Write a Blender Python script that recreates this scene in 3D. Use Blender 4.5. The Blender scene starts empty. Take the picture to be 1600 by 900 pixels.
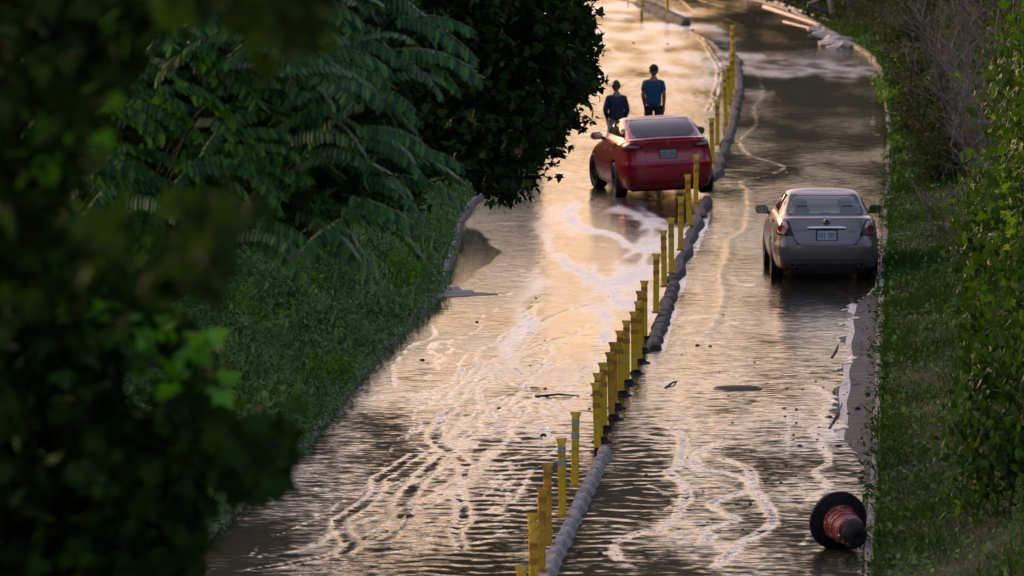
import bpy, bmesh, math, random
import numpy as np
from mathutils import Vector, Matrix, noise
random.seed(7); rng = np.random.default_rng(7)
SC = bpy.context.scene; COL = SC.collection
rad = math.radians; PI = math.pi

# ------------------------------------------------------------------ camera
F_PX = 12435.0; CAM_H = 10.0; PITCH = math.atan(950 / F_PX)
cam = bpy.data.cameras.new('camera'); cam_o = bpy.data.objects.new('camera', cam); COL.objects.link(cam_o)
cam.lens = F_PX / 1600 * 36; cam.sensor_width = 36; cam.clip_start = 1; cam.clip_end = 6000
cam_o.location = (0, 0, CAM_H); cam_o.rotation_euler = (PI / 2 - PITCH, 0, 0)
cam.dof.use_dof = True; cam.dof.focus_distance = 116; cam.dof.aperture_fstop = 4.5
SC.camera = cam_o

# ------------------------------------------------------------------ sky, sun, exposure
SUN_EL, SUN_AZ = 8.0, -46.0          # degrees; azimuth from the view axis (+Y), negative = left
world = bpy.data.worlds.new("World"); SC.world = world; world.use_nodes = True
wn = world.node_tree; bg = wn.nodes['Background']
sky = wn.nodes.new('ShaderNodeTexSky'); sky.sky_type = 'NISHITA'; sky.sun_disc = False
sky.sun_elevation = rad(SUN_EL); sky.sun_rotation = rad(SUN_AZ); sky.air_density = 1.0; sky.dust_density = 4.5; sky.ozone_density = 0.6
wb = wn.nodes.new('ShaderNodeMixRGB'); wb.blend_type = 'MULTIPLY'; wb.inputs[0].default_value = 1; wb.inputs[2].default_value = (1.05, .88, 1.02, 1)   # warm evening balance of the whole sky
wn.links.new(sky.outputs[0], wb.inputs[1]); wn.links.new(wb.outputs[0], bg.inputs[0]); bg.inputs[1].default_value = 0.15
sun = bpy.data.lights.new('sun', 'SUN'); sun_o = bpy.data.objects.new('sun', sun); COL.objects.link(sun_o)
sun.energy = 0.5; sun.angle = rad(10); sun.color = (1, .80, .62)
d_sun = Vector((math.sin(rad(SUN_AZ)) * math.cos(rad(SUN_EL)), math.cos(rad(SUN_AZ)) * math.cos(rad(SUN_EL)), math.sin(rad(SUN_EL))))
sun_o.rotation_euler = d_sun.to_track_quat('Z', 'Y').to_euler(); sun_o.location = (0, 60, 60)
SC.view_settings.view_transform = 'Standard'; SC.view_settings.look = 'None'
SC.view_settings.gamma = 1; SC.view_settings.exposure = 1.5; SC.view_settings.use_curve_mapping = False

# ------------------------------------------------------------------ helpers
def ray(px, py):
    c, s = math.cos(PITCH), math.sin(PITCH); u = (px - 800) / F_PX; v = (450 - py) / F_PX
    return Vector((u, c + v * s, -s + v * c))
def ground(px, py, z=0.0):
    d = ray(px, py); t = (z - CAM_H) / d.z
    return Vector((d.x * t, d.y * t, z))
def at_depth(px, py, Y):
    d = ray(px, py); t = Y / d.y
    return Vector((d.x * t, Y, CAM_H + d.z * t))

def tag(o, label=None, cat=None, group=None, kind=None):
    if label: o['label'] = label
    if cat: o['category'] = cat
    if group: o['group'] = group
    if kind: o['kind'] = kind
    return o
def empty(name, loc=(0, 0, 0), rot=(0, 0, 0), **k):
    o = bpy.data.objects.new(name, None); COL.objects.link(o); o.location = loc; o.rotation_euler = rot; o.empty_display_size = .2
    return tag(o, **k)
def link(name, me, mat=None, parent=None, loc=(0, 0, 0), rot=(0, 0, 0), **k):
    if mat is not None and not me.materials:
        for m in (mat if isinstance(mat, (list, tuple)) else [mat]): me.materials.append(m)
    o = bpy.data.objects.new(name, me); COL.objects.link(o); o.location = loc; o.rotation_euler = rot
    if parent: o.parent = parent
    return tag(o, **k)
def bm_mesh(bm, name='m', smooth=None):
    if smooth is not None:
        bm.normal_update(); a = rad(smooth)
        for f in bm.faces: f.smooth = True
        for e in bm.edges:
            e.smooth = not (len(e.link_faces) != 2 or e.calc_face_angle(0) > a)
    me = bpy.data.meshes.new(name); bm.to_mesh(me); bm.free(); return me
def np_mesh(name, verts, faces, smooth=False, attr=None, mats=None):
    """faces: (n,k) array, or a list of lists"""
    verts = np.asarray(verts, dtype=np.float32); me = bpy.data.meshes.new(name)
    if isinstance(faces, np.ndarray):
        n, k = faces.shape
        me.vertices.add(len(verts)); me.vertices.foreach_set('co', verts.ravel())
        me.loops.add(n * k); me.loops.foreach_set('vertex_index', faces.astype(np.int32).ravel())
        me.polygons.add(n); me.polygons.foreach_set('loop_start', np.arange(0, n * k, k, dtype=np.int32))
        me.polygons.foreach_set('use_smooth', np.full(n, smooth)); 
        if mats is not None: me.polygons.foreach_set('material_index', np.asarray(mats, dtype=np.int32))
        me.update(calc_edges=True)
    else:
        me.from_pydata([tuple(v) for v in verts], [], faces)
        if smooth: me.polygons.foreach_set('use_smooth', [True] * len(me.polygons))
    if attr:
        for kname, vals in attr.items():
            a = me.attributes.new(kname, 'FLOAT', 'POINT'); a.data.foreach_set('value', np.asarray(vals, dtype=np.float32))
    return me
def grid_faces(nr, nc, wrap=False):
    r = np.arange(nr - 1)[:, None]; m = nc if wrap else nc - 1; c = np.arange(m)[None, :]
    a = r * nc + c; b = r * nc + (c + 1) % nc
    return np.stack([a, b, b + nc, a + nc], -1).reshape(-1, 4)
def box(bm, x0, x1, y0, y1, z0, z1, bev=0):
    r = bmesh.ops.create_cube(bm, size=1, matrix=Matrix.Translation(((x0 + x1) / 2, (y0 + y1) / 2, (z0 + z1) / 2)) @ Matrix.Diagonal((x1 - x0, y1 - y0, z1 - z0, 1)))
    if bev:
        es = list({e for v in r['verts'] for e in v.link_edges})
        bmesh.ops.bevel(bm, geom=es, offset=bev, segments=2, affect='EDGES', clamp_overlap=True)
def tube(bm, pts, radii, seg=8, cap=True):
    """tapered tube along points"""
    pts = [Vector(p) for p in pts]
    if not hasattr(radii, '__len__'): radii = [radii] * len(pts)
    rings = []; up = Vector((0, 0, 1))
    prev = None
    for i, p in enumerate(pts):
        t = (pts[min(i + 1, len(pts) - 1)] - pts[max(i - 1, 0)]).normalized()
        if prev is None:
            a = t.cross(up if abs(t.z) < .9 else Vector((1, 0, 0))).normalized()
        else:
            a = (prev - t * prev.dot(t)).normalized()
        prev = a; b = t.cross(a)
        rings.append([bm.verts.new(p + (a * math.cos(2 * PI * k / seg) + b * math.sin(2 * PI * k / seg)) * radii[i]) for k in range(seg)])
    for i in range(len(rings) - 1):
        for k in range(seg):
            bm.faces.new((rings[i][k], rings[i][(k + 1) % seg], rings[i + 1][(k + 1) % seg], rings[i + 1][k]))
    if cap:
        bm.faces.new(rings[0][::-1]); bm.faces.new(rings[-1])
def lathe(bm, prof, seg=24, M=Matrix.Identity(4), cap0=False, cap1=False):
    rings = [[bm.verts.new(M @ Vector((r * math.cos(2 * PI * k / seg), r * math.sin(2 * PI * k / seg), z))) for k in range(seg)] for r, z in prof]
    for i in range(len(rings) - 1):
        for k in range(seg):
            bm.faces.new((rings[i][k], rings[i][(k + 1) % seg], rings[i + 1][(k + 1) % seg], rings[i + 1][k]))
    if cap0: bm.faces.new(rings[0][::-1])
    if cap1: bm.faces.new(rings[-1])

# ------------------------------------------------------------------ materials
def nt(name):
    m = bpy.data.materials.new(name); m.use_nodes = True; t = m.node_tree
    return m, t, t.nodes['Principled BSDF'], t.nodes['Material Output']
def N(t, kind, **kw):
    n = t.nodes.new('ShaderNode' + kind)
    for k, v in kw.items():
        if k in n.inputs.keys() if not k.startswith('_') else False: n.inputs[k].default_value = v
        elif k.startswith('_'): setattr(n, k[1:], v)
    return n
def L(t, a, b): t.links.new(a, b)
def ramp(t, fac, stops):
    r = t.nodes.new('ShaderNodeValToRGB'); L(t, fac, r.inputs[0]); e = r.color_ramp.elements
    while len(e) < len(stops): e.new(.5)
    for i, (p, c) in enumerate(stops):
        e[i].position = p; e[i].color = (*c, 1) if len(c) == 3 else c
    return r
def noise_tex(t, scale, detail=4, rough=.6, vec=None, dist=0):
    n = t.nodes.new('ShaderNodeTexNoise'); n.inputs['Scale'].default_value = scale; n.inputs['Detail'].default_value = detail
    n.inputs['Roughness'].default_value = rough; n.inputs['Distortion'].default_value = dist
    if vec is None: vec = t.nodes.new('ShaderNodeTexCoord').outputs['Object']
    L(t, vec, n.inputs['Vector']); return n
def math_n(t, op, a, b=None, clamp=False):
    n = t.nodes.new('ShaderNodeMath'); n.operation = op; n.use_clamp = clamp
    for i, v in enumerate((a, b)):
        if v is None: continue
        if isinstance(v, (int, float)): n.inputs[i].default_value = v
        else: L(t, v, n.inputs[i])
    return n.outputs[0]
def basic(name, col, rough=.5, metal=0, spec=.5, var=.25, scale=8, bump=0, bscale=40, coat=0, dirt=None, dscale=2.5):
    m, t, p, o = nt(name)
    n = noise_tex(t, scale, 5)
    c2 = tuple(min(1, c * (1 + var)) for c in col); c1 = tuple(c * (1 - var) for c in col)
    r = ramp(t, n.outputs[0], [(.3, c1), (.7, c2)]); src = r.outputs[0]
    if dirt:
        d = noise_tex(t, dscale, 6, .65); dr = ramp(t, d.outputs[0], [(.48, (0, 0, 0)), (.68, (1, 1, 1))])
        mx = t.nodes.new('ShaderNodeMixRGB'); L(t, dr.outputs[0], mx.inputs[0]); L(t, src, mx.inputs[1]); mx.inputs[2].default_value = (*dirt, 1); src = mx.outputs[0]
    L(t, src, p.inputs['Base Color']); p.inputs['Roughness'].default_value = rough; p.inputs['Metallic'].default_value = metal
    p.inputs['Specular IOR Level'].default_value = spec
    if coat: p.inputs['Coat Weight'].default_value = coat; p.inputs['Coat Roughness'].default_value = .05
    if bump:
        b = t.nodes.new('ShaderNodeBump'); bn = noise_tex(t, bscale, 4); L(t, bn.outputs[0], b.inputs['Height']); b.inputs['Strength'].default_value = bump; b.inputs['Distance'].default_value = .02
        L(t, b.outputs[0], p.inputs['Normal'])
    return m
def leaf_mat(name, c_dark, c_lite, trans=.3, rough=.45, spec=.35, nscale=.8):
    """leaves: colour differs leaf by leaf and clump by clump; some light passes through"""
    m, t, p, o = nt(name)
    g = t.nodes.new('ShaderNodeNewGeometry'); n = noise_tex(t, nscale, 3)
    f = math_n(t, 'ADD', math_n(t, 'MULTIPLY', g.outputs['Random Per Island'], .55), math_n(t, 'MULTIPLY', n.outputs[0], .5))
    r = ramp(t, f, [(.25, c_dark), (.75, c_lite)]); spec *= .5
    L(t, r.outputs[0], p.inputs['Base Color']); p.inputs['Roughness'].default_value = rough; p.inputs['Specular IOR Level'].default_value = spec
    tr = t.nodes.new('ShaderNodeBsdfTranslucent'); hs = t.nodes.new('ShaderNodeHueSaturation'); hs.inputs['Hue'].default_value = .48; hs.inputs['Value'].default_value = 1.6; hs.inputs['Saturation'].default_value = 1.15
    L(t, r.outputs[0], hs.inputs['Color']); L(t, hs.outputs[0], tr.inputs[0])
    mx = t.nodes.new('ShaderNodeMixShader'); mx.inputs[0].default_value = trans
    L(t, p.outputs[0], mx.inputs[1]); L(t, tr.outputs[0], mx.inputs[2]); L(t, mx.outputs[0], o.inputs[0]); return m

M_ground = basic('bank_soil', (.022, .028, .012), .95, var=.5, scale=1.5, bump=.6, bscale=6)
M_concrete = basic('weathered_concrete', (.30, .28, .25), .75, var=.3, scale=6, bump=.35, bscale=30, dirt=(.12, .10, .075))
M_kerb = basic('wet_kerb_concrete', (.22, .20, .17), .6, spec=.3, var=.35, scale=3, bump=.4, bscale=18, dirt=(.07, .065, .05))
M_yellow = basic('yellow_plastic', (.78, .50, .010), .45, var=.25, scale=5, bump=.1, bscale=20, dirt=(.27, .135, .018), dscale=5)
M_yellow_old = basic('stained_yellow_plastic', (.60, .31, .015), .5, var=.25, scale=5, dirt=(.21, .10, .02), dscale=4)
M_amber = basic('amber_reflective_band', (.42, .19, .02), .35, var=.3, scale=30)
M_silver_band = basic('silver_reflective_band', (.35, .35, .34), .3, var=.3, scale=30)
M_rubber = basic('black_rubber', (.016, .016, .017), .7, spec=.15, var=.3, scale=12, bump=.2, bscale=30)
M_whitepaint = basic('worn_white_paint', (.62, .60, .56), .5, var=.2, scale=3, dirt=(.2, .18, .16), dscale=3)
M_yellowpaint = basic('worn_yellow_paint', (.42, .24, .02), .5, var=.3, scale=3, dirt=(.14, .10, .05), dscale=2)

def asphalt():
    m, t, p, o = nt('wet_asphalt')
    n = noise_tex(t, 3.5, 6, .75); n2 = noise_tex(t, 14, 4)
    r = ramp(t, n.outputs[0], [(.3, (.022, .022, .026)), (.55, (.050, .048, .050)), (.72, (.12, .10, .085))])
    L(t, r.outputs[0], p.inputs['Base Color'])
    rr = ramp(t, n.outputs[0], [(.35, (.38, .38, .38)), (.7, (.7, .7, .7))]); L(t, rr.outputs[0], p.inputs['Roughness'])
    b = t.nodes.new('ShaderNodeBump'); p.inputs['Specular IOR Level'].default_value = .06; b.inputs['Strength'].default_value = .9; b.inputs['Distance'].default_value = .03; L(t, n2.outputs[0], b.inputs['Height']); L(t, b.outputs[0], p.inputs['Normal'])
    return m
M_asphalt = asphalt()

def water():
    """thin muddy flood water: Fresnel reflection over a brown see-through film; the
    vertex attributes say where it ripples, where it runs over ribs and where it turns paler and rougher"""
    m, t, p, o = nt('muddy_flood_water')
    co = t.nodes.new('ShaderNodeTexCoord').outputs['Object']
    def attr(nm):
        a = t.nodes.new('ShaderNodeAttribute'); a.attribute_name = nm; return a.outputs['Fac']
    aR, aS, aF = attr('ripple'), attr('silt'), attr('film')
    n1 = noise_tex(t, 14, 3, .6, co, .3)
    h = math_n(t, 'MULTIPLY', n1.outputs[0], math_n(t, 'ADD', .15, aR))
    b = t.nodes.new('ShaderNodeBump'); b.inputs['Strength'].default_value = 1; b.inputs['Distance'].default_value = .008; L(t, h, b.inputs['Height'])
    fr = t.nodes.new('ShaderNodeFresnel'); fr.inputs['IOR'].default_value = 1.36; L(t, b.outputs[0], fr.inputs['Normal'])
    gl = t.nodes.new('ShaderNodeBsdfGlossy'); gl.inputs['Color'].default_value = (1, 1, 1, 1); L(t, b.outputs[0], gl.inputs['Normal'])
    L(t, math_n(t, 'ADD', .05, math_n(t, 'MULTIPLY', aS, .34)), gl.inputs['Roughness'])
    tr = t.nodes.new('ShaderNodeBsdfTransparent'); tr.inputs[0].default_value = (.66, .60, .42, 1)
    df = t.nodes.new('ShaderNodeBsdfDiffuse')
    nm = noise_tex(t, .5, 5, .6, co)
    mr = ramp(t, nm.outputs[0], [(.35, (.020, .020, .009)), (.65, (.042, .037, .019))])
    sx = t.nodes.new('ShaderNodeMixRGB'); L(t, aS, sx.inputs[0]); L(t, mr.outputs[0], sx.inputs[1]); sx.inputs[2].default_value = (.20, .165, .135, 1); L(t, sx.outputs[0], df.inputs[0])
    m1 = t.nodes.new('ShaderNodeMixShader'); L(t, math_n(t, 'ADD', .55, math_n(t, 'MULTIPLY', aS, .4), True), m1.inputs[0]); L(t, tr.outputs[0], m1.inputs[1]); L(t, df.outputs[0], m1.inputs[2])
    m2 = t.nodes.new('ShaderNodeMixShader'); L(t, fr.outputs[0], m2.inputs[0]); L(t, m1.outputs[0], m2.inputs[1]); L(t, gl.outputs[0], m2.inputs[2])
    # where the film thins out, wet ribbed silt shows: dark olive, only faintly shiny
    mp = t.nodes.new('ShaderNodeMapping'); mp.inputs['Scale'].default_value = (2.2, 7.0, 1); L(t, co, mp.inputs[0])
    mp2 = t.nodes.new('ShaderNodeMapping'); mp2.inputs['Scale'].default_value = (7.0, 16.0, 1); L(t, co, mp2.inputs[0])
    f1 = noise_tex(t, 1, 3, .6, mp.outputs[0], .4); f2 = noise_tex(t, 1, 2, .5, mp2.outputs[0])
    sm = math_n(t, 'ADD', math_n(t, 'ADD', math_n(t, 'MULTIPLY', f1.outputs[0], 1.5), math_n(t, 'MULTIPLY', f2.outputs[0], .7)), aF)
    mk = ramp(t, math_n(t, 'SUBTRACT', sm, 1.1), [(.36, (0, 0, 0)), (.60, (1, 1, 1))])
    wd = t.nodes.new('ShaderNodeBsdfDiffuse'); wr = ramp(t, f1.outputs[0], [(.35, (.011, .013, .004)), (.7, (.030, .031, .010))]); L(t, wr.outputs[0], wd.inputs[0])
    wg = t.nodes.new('ShaderNodeBsdfGlossy'); wg.inputs['Roughness'].default_value = .32; L(t, b.outputs[0], wg.inputs['Normal'])
    ws = t.nodes.new('ShaderNodeMixShader'); ws.inputs[0].default_value = .03; L(t, wd.outputs[0], ws.inputs[1]); L(t, wg.outputs[0], ws.inputs[2])
    m3 = t.nodes.new('ShaderNodeMixShader'); L(t, mk.outputs[0], m3.inputs[0]); L(t, ws.outputs[0], m3.inputs[1]); L(t, m2.outputs[0], m3.inputs[2])
    L(t, m3.outputs[0], o.inputs[0]); return m
M_water = water()

# ------------------------------------------------------------------ road layout (metres; Y runs away from the camera)
MED = [(-60, -7.4), (80, -.13), (89.5, .36), (102.6, 1.114), (119, 2.01), (132.3, 2.61), (154.5, 3.73), (176.4, 4.75), (194, 5.44), (208.8, 5.79), (220, 5.55), (229, 4.98), (243.8, 3.92), (265, 1.8), (290, -2), (330, -11)]
RGT = [(-60, -4.0), (80, 3.5), (90.8, 4.05), (103.6, 4.71), (133, 6.15), (154.5, 7.27), (177.6, 8.4), (203.9, 9.43), (212, 9.5), (220, 9.15), (230, 8.8), (239, 8.46), (248, 7.7), (262, 6.0), (290, 2.), (330, -7)]
LFT = [(-60, -11.2), (80, -4.2), (93.5, -3.46), (103.6, -2.67), (117.3, -1.98), (130, -1.15), (138, -1.02), (146, -.92), (152, -.7), (159, .0), (176, 1.0), (194, 1.6), (210, 1.6), (229, .9), (243, -.3), (265, -2.5), (290, -6.5), (330, -16)]
def interp(tab, y): return float(np.interp(y, [a for a, b in tab], [b for a, b in tab]))
med = lambda y: interp(MED, y); rgt = lambda y: interp(RGT, y); lft = lambda y: interp(LFT, y)
def bank_l(d):   # height of the left bank at distance d outside the road edge
    return float(np.interp(d, [0, .25, .6, 1.5, 4, 9, 16, 40, 400], [.0, .10, .16, .45, 1.7, 3.6, 4.6, 5, 5]))
def bank_r(d, y):
    k = float(np.interp(y, [210, 232], [1, .22]))
    return float(np.interp(d, [0, .2, .6, 1.3, 3.5, 8, 16, 60, 400], [.0, .12, .15, .30, 1.35, 3.2, 4.2, 5, 5])) * k
def terrain_z(x, y):
    l, r = lft(y), rgt(y)
    n = noise.noise(Vector((x * .5, y * .3, 0)))
    if x < l: d = l - x; return bank_l(d) + n * .12 * min(1, d)
    if x > r: d = x - r; return bank_r(d, y) + n * .12 * min(1, d)
    return -.05
def build_terrain():
    ys = list(np.arange(-60, 80, 8)) + list(np.arange(80, 265, 1.0)) + list(np.arange(265, 330, 5)) + [340, 380, 450, 600, 900, 1500, 3000]
    off = [0, .12, .3, .6, 1, 1.5, 2.2, 3, 4, 5.5, 7.5, 10, 13, 17, 24, 40, 90, 250, 800, 2500]
    V = []
    for y in ys:
        l, r = lft(y), rgt(y)
        row = [l - o for o in off[::-1]] + [l * .5 + r * .5] + [r + o for o in off]
        for i, x in enumerate(row):
            z = terrain_z(x, y) if abs(i - len(off)) > 0 else -.05
            if i == len(off) - 1 or i == len(off) + 1: z = -.05
            if y > 330: z *= 0.1
            V.append((x, y, z))
    return np_mesh('ground', V, grid_faces(len(ys), 2 * len(off) + 1), smooth=True)
link('ground', build_terrain(), M_ground, kind='structure')
def strip(name, ys, fa, fb, z, mat, nx=1, **k):
    V = []
    for y in ys:
        a, b = fa(y), fb(y)
        for i in range(nx + 1): V.append((a + (b - a) * i / nx, y, z))
    return link(name, np_mesh(name, V, grid_faces(len(ys), nx + 1)), mat, kind='structure', **k)
YS = np.arange(-60, 328, 2.0)
strip('road', YS, lambda y: lft(y) - .05, lambda y: rgt(y) + .05, 0, M_asphalt)
strip('edge_line', np.arange(60, 215, 1.0), lambda y: rgt(y) - .48 + .02 * math.sin(y), lambda y: rgt(y) - .36 + .02 * math.sin(y * 1.3), .004, M_whitepaint)
strip('centre_line', np.arange(60, 225, 1.0), lambda y: med(y) + .20, lambda y: med(y) + .38, .004, M_yellowpaint)

# kerbs: a real step along both edges
def kerb(side):
    f = rgt if side > 0 else lft; V = []; ys = np.arange(40, 262, .5)
    for y in ys:
        e = f(y); w = .02 * noise.noise(Vector((y * .8, side * 9, 0)))
        h = .11 + .02 * noise.noise(Vector((y * .35, side * 3, 5)))
        if int(y * 2) % 6 == 0: h -= .02
        prof = [(.0 + w, -.04), (.012 + w, h), (.10 + w, h + .003), (.12 + w, h - .06)]
        V += [(e + side * a, y, z) for a, z in prof]
    fs = grid_faces(len(ys), 4)
    return link('kerb', np_mesh('kerb', V, fs), M_kerb, kind='structure')
kerb(1); kerb(-1)

def pnoise(x, y, seed=0):
    """vectorised gradient noise, about -1..1"""
    tb = np.random.default_rng(seed); prm = tb.permutation(512); ang = tb.uniform(0, 2 * PI, 512); gx, gy = np.cos(ang), np.sin(ang)
    xi = np.floor(x).astype(int); yi = np.floor(y).astype(int); fx = x - xi; fy = y - yi
    u = fx * fx * fx * (fx * (fx * 6 - 15) + 10); v = fy * fy * fy * (fy * (fy * 6 - 15) + 10)
    def g(ix, iy, dx, dy): h = prm[(prm[ix & 511] + iy) & 511]; return gx[h] * dx + gy[h] * dy
    a = g(xi, yi, fx, fy); b = g(xi + 1, yi, fx - 1, fy); c = g(xi, yi + 1, fx, fy - 1); d = g(xi + 1, yi + 1, fx - 1, fy - 1)
    return 1.5 * ((a * (1 - u) + b * u) * (1 - v) + (c * (1 - u) + d * u) * v)
def sstep(x, a, b): t = np.clip((x - a) / (b - a), 0, 1); return t * t * (3 - 2 * t)
FLOWS = [  # list of points (px,py), width in metres, double-crested or not
 ([(705,640),(688,660),(680,690),(700,705),(725,725),(728,742),(700,768),(665,790),(632,800),(600,830),(560,850),(520,870),(450,885),(400,893)], .13, 1),
 ([(697,712),(668,740),(640,770),(627,790),(628,812),(610,835),(588,850)], .16, 1),
 ([(650,712),(610,740),(590,752),(585,775),(555,800),(530,815),(533,835),(545,852),(535,870)], .12, 1),
 ([(728,742),(716,770),(724,800),(722,820),(712,835),(722,860)], .10, 1),
 ([(780,700),(762,720),(735,752),(690,772),(640,790)], .10, 0),
 ([(680,690),(720,690),(735,695),(700,712)], .08, 0),
 ([(830,740),(820,760),(812,775),(800,790)], .06, 0),
 ([(705,640),(712,610),(760,580),(800,560),(850,540)], .05, 0),
 ([(880,830),(800,835),(720,850),(640,862),(560,872)], .05, 0),
 ([(1170,300),(1172,330),(1165,360),(1140,378),(1138,400),(1125,430),(1130,460),(1122,490),(1108,520),(1092,530)], .10, 0),
 ([(1188,118),(1192,150),(1180,170),(1182,195),(1160,220),(1168,240),(1185,248),(1225,262),(1200,275),(1160,285),(1172,300)], .09, 0),
 ([(1050,670),(1068,690),(1060,730),(1045,740),(1072,765),(1068,790),(1040,825),(1000,835),(965,850),(960,870),(985,890)], .06, 1),
 ([(1140,692),(1110,700),(1088,715),(1095,735),(1150,745),(1175,765),(1120,785),(1118,798),(1150,815),(1100,830),(1110,840),(1095,855)], .06, 1),
 ([(1130,720),(1170,735),(1178,765),(1192,785),(1208,815),(1190,835),(1160,850),(1140,870),(1115,890)], .07, 1),
 ([(1063,0),(1085,18),(1120,25),(1160,40),(1183,32),(1170,22),(1130,12),(1090,0)], .10, 0),
 ([(1095,60),(1112,85),(1125,110),(1118,150),(1108,175)], .10, 1),
 ([(940,60),(965,85),(985,100),(1030,120),(1000,145),(965,160)], .10, 0),
 ([(985,135),(1005,125),(1030,118)], .08, 0),
 ([(1330,460),(1334,520),(1330,560),(1322,600),(1316,660)], .05, 0),
 ([(1362,120),(1366,160),(1364,205),(1372,212)], .07, 0),
 ([(1110,265),(1180,268),(1240,272)], .06, 0),
]
def drift_lines():
    # many fine, pale, crossing lines drawn down the lanes by the draining water
    rn = random.Random(31); out = []
    for k in range(46):
        left = k < 42; y = rn.uniform(90, 116) if left else rn.uniform(88, 108); f = rn.uniform(.12, .80) if left else rn.uniform(.15, .8)
        n = rn.randint(4, 11); pts = []
        for i in range(n):
            a = lft(y) if left else med(y); b = med(y) if left else rgt(y)
            pts.append((a + (b - a) * f, y)); y += rn.uniform(.9, 2.1); f += rn.gauss(.012 if left else 0, .042); f = min(.9, max(.08, f))
        out.append((pts, rn.uniform(.022, .045), 1 if rn.random() < .3 else 0))
    return out
def flow_paths():
    for pts, w, dbl in drift_lines():
        P = [Vector((a, b, 0)) for a, b in pts]; Q = []
        for i in range(len(P) - 1):
            a, b, c, d = P[max(i - 1, 0)], P[i], P[i + 1], P[min(i + 2, len(P) - 1)]; n = max(3, int((c - b).length / .06))
            for k in range(n):
                s = k / n; Q.append(.5 * ((2 * b) + (c - a) * s + (2 * a - 5 * b + 4 * c - d) * s * s + (3 * b - a - 3 * c + d) * s ** 3))
        yield np.array([(q.x, q.y) for q in Q]), w, dbl
    for pts, w, dbl in FLOWS:
        P = [ground(*p) for p in pts]; Q = []
        for i in range(len(P) - 1):
            a, b, c, d = P[max(i - 1, 0)], P[i], P[i + 1], P[min(i + 2, len(P) - 1)]
            n = max(3, int((c - b).length / .05))
            for k in range(n):
                s = k / n; Q.append(.5 * ((2 * b) + (c - a) * s + (2 * a - 5 * b + 4 * c - d) * s * s + (3 * b - a - 3 * c + d) * s ** 3))
        Q.append(P[-1]); yield np.array([(q.x, q.y) for q in Q]), w, dbl
def water_sheet():
    ys = np.concatenate([np.arange(60, 84, 1.0), np.arange(84, 116, .045), np.arange(116, 136, .07), np.arange(136, 200, .12), np.arange(200, 262, .2), np.arange(262, 327, 3.)])
    nx = 184; l = np.interp(ys, *zip(*LFT)) + .02; mX1 = np.interp(ys, *zip(*MED))
    bare = np.interp(ys, [94, 98, 101, 106, 126, 131], [0, .0, .12, 1, 1, 0])
    r = np.interp(ys, *zip(*RGT)) - .02 - bare * (.42 + .18 * pnoise(ys * .4, ys * 0 + 3.3, 1) + .14 * pnoise(ys * 1.7, ys * 0 + .7, 2))
    X = l[:, None] + (r - l)[:, None] * np.linspace(0, 1, nx + 1)[None]; Y = np.repeat(ys[:, None], nx + 1, 1); M = mX1[:, None]; LF = l[:, None]
    left = X < M
    I = lambda a, b: np.interp(ys, a, b)[:, None]
    rp = np.where(left, I([84, 100, 112, 122, 140, 158, 170, 200, 222, 232, 260], RIP_L), I([84, 100, 112, 125, 150, 160, 200, 203, 212, 222, 260], RIP_R))
    patchy = pnoise(X * .45, Y * .10, 3); patchy2 = pnoise(X * 1.1, Y * .22, 4)
    rp = rp * np.clip(1 + .9 * patchy + .6 * patchy2, .12, 2)
    ldl = np.clip(1 - np.abs(X - (M - .95)) / 1.25, 0, 1) * I([84, 88, 104, 112], [1, 1, .7, 0]); ldr = np.clip(1 - np.abs(X - (M + .62)) / .55, 0, 1) * I([84, 88, 106, 113], [.9, .9, .8, 0])
    ld = np.where(left, ldl, ldr)
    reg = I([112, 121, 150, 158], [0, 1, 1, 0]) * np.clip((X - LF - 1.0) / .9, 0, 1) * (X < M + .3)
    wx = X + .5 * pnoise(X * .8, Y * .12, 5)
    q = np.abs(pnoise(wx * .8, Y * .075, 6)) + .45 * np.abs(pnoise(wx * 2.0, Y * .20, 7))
    s = .85 * reg * (1 - .9 * sstep(q + .10 * pnoise(X * 4, Y * .8, 31), .06, .50))  # branching patches that are paler, rougher and less see-through
    far = I([180, 200, 240], [0, .45, .6]) * (X < M + 1); s = np.maximum(s, far * np.clip(.45 + patchy2, 0, 1))
    tong = np.interp(Y + 1.5 * (X - M) + 2 * patchy2, [200, 204, 212, 217], [0, .42, .42, 0]) * (~left) * np.clip(.7 + .9 * pnoise(X * 2, Y * .5, 30), .1, 1); s = np.maximum(s, tong)
    brk = np.clip((X - (M + 1.6)) / 1.0, 0, 1) * I([99, 102, 106, 109], [0, .8, .8, 0]) * np.clip(.5 + 1.2 * patchy2, 0, 1); s = np.maximum(s, np.where(left, 0, brk))
    pool = I([130.8, 131.6, 144, 146], [0, 1, 1, 0]) * np.clip(1 - (X - (LF + .80 - np.abs(Y - 138.5) * .085 + .1 * pnoise(Y * .8, X * .5, 9))) / .05, 0, 1)
    rp = rp * (1 - .985 * pool); s = s * (1 - pool)
    # real wave relief
    film = np.where(left, I([84, 96, 106, 113, 120, 150, 165, 200, 225, 260], [.42, .46, .60, .80, .97, .97, .78, .72, .85, .85]), I([84, 96, 104, 112, 128, 150, 160, 200, 204, 212, 216, 260], [.48, .46, .52, .70, .74, .66, .46, .38, .85, .8, .35, .45]))
    film = film + .34 * patchy + .22 * patchy2 - .10 * np.where(left, np.clip((M - X - 1.2) / 2.4, 0, 1) * I([84, 104, 114], [.9, .7, 0]), 0)
    film = np.maximum(film, pool)
    w1 = pnoise(X * 3.2 + .4 * pnoise(X, Y, 20), Y * 4.6, 10); w2 = pnoise(X * 7.0, Y * 9.0, 11); w3 = pnoise(X * 1.1, Y * 1.3, 12)
    h = .32 * rp * (1 - .55 * ld) * (.0230 * (1 - 2 * np.abs(w1)) + .0085 * w2 + .014 * w3)
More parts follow.
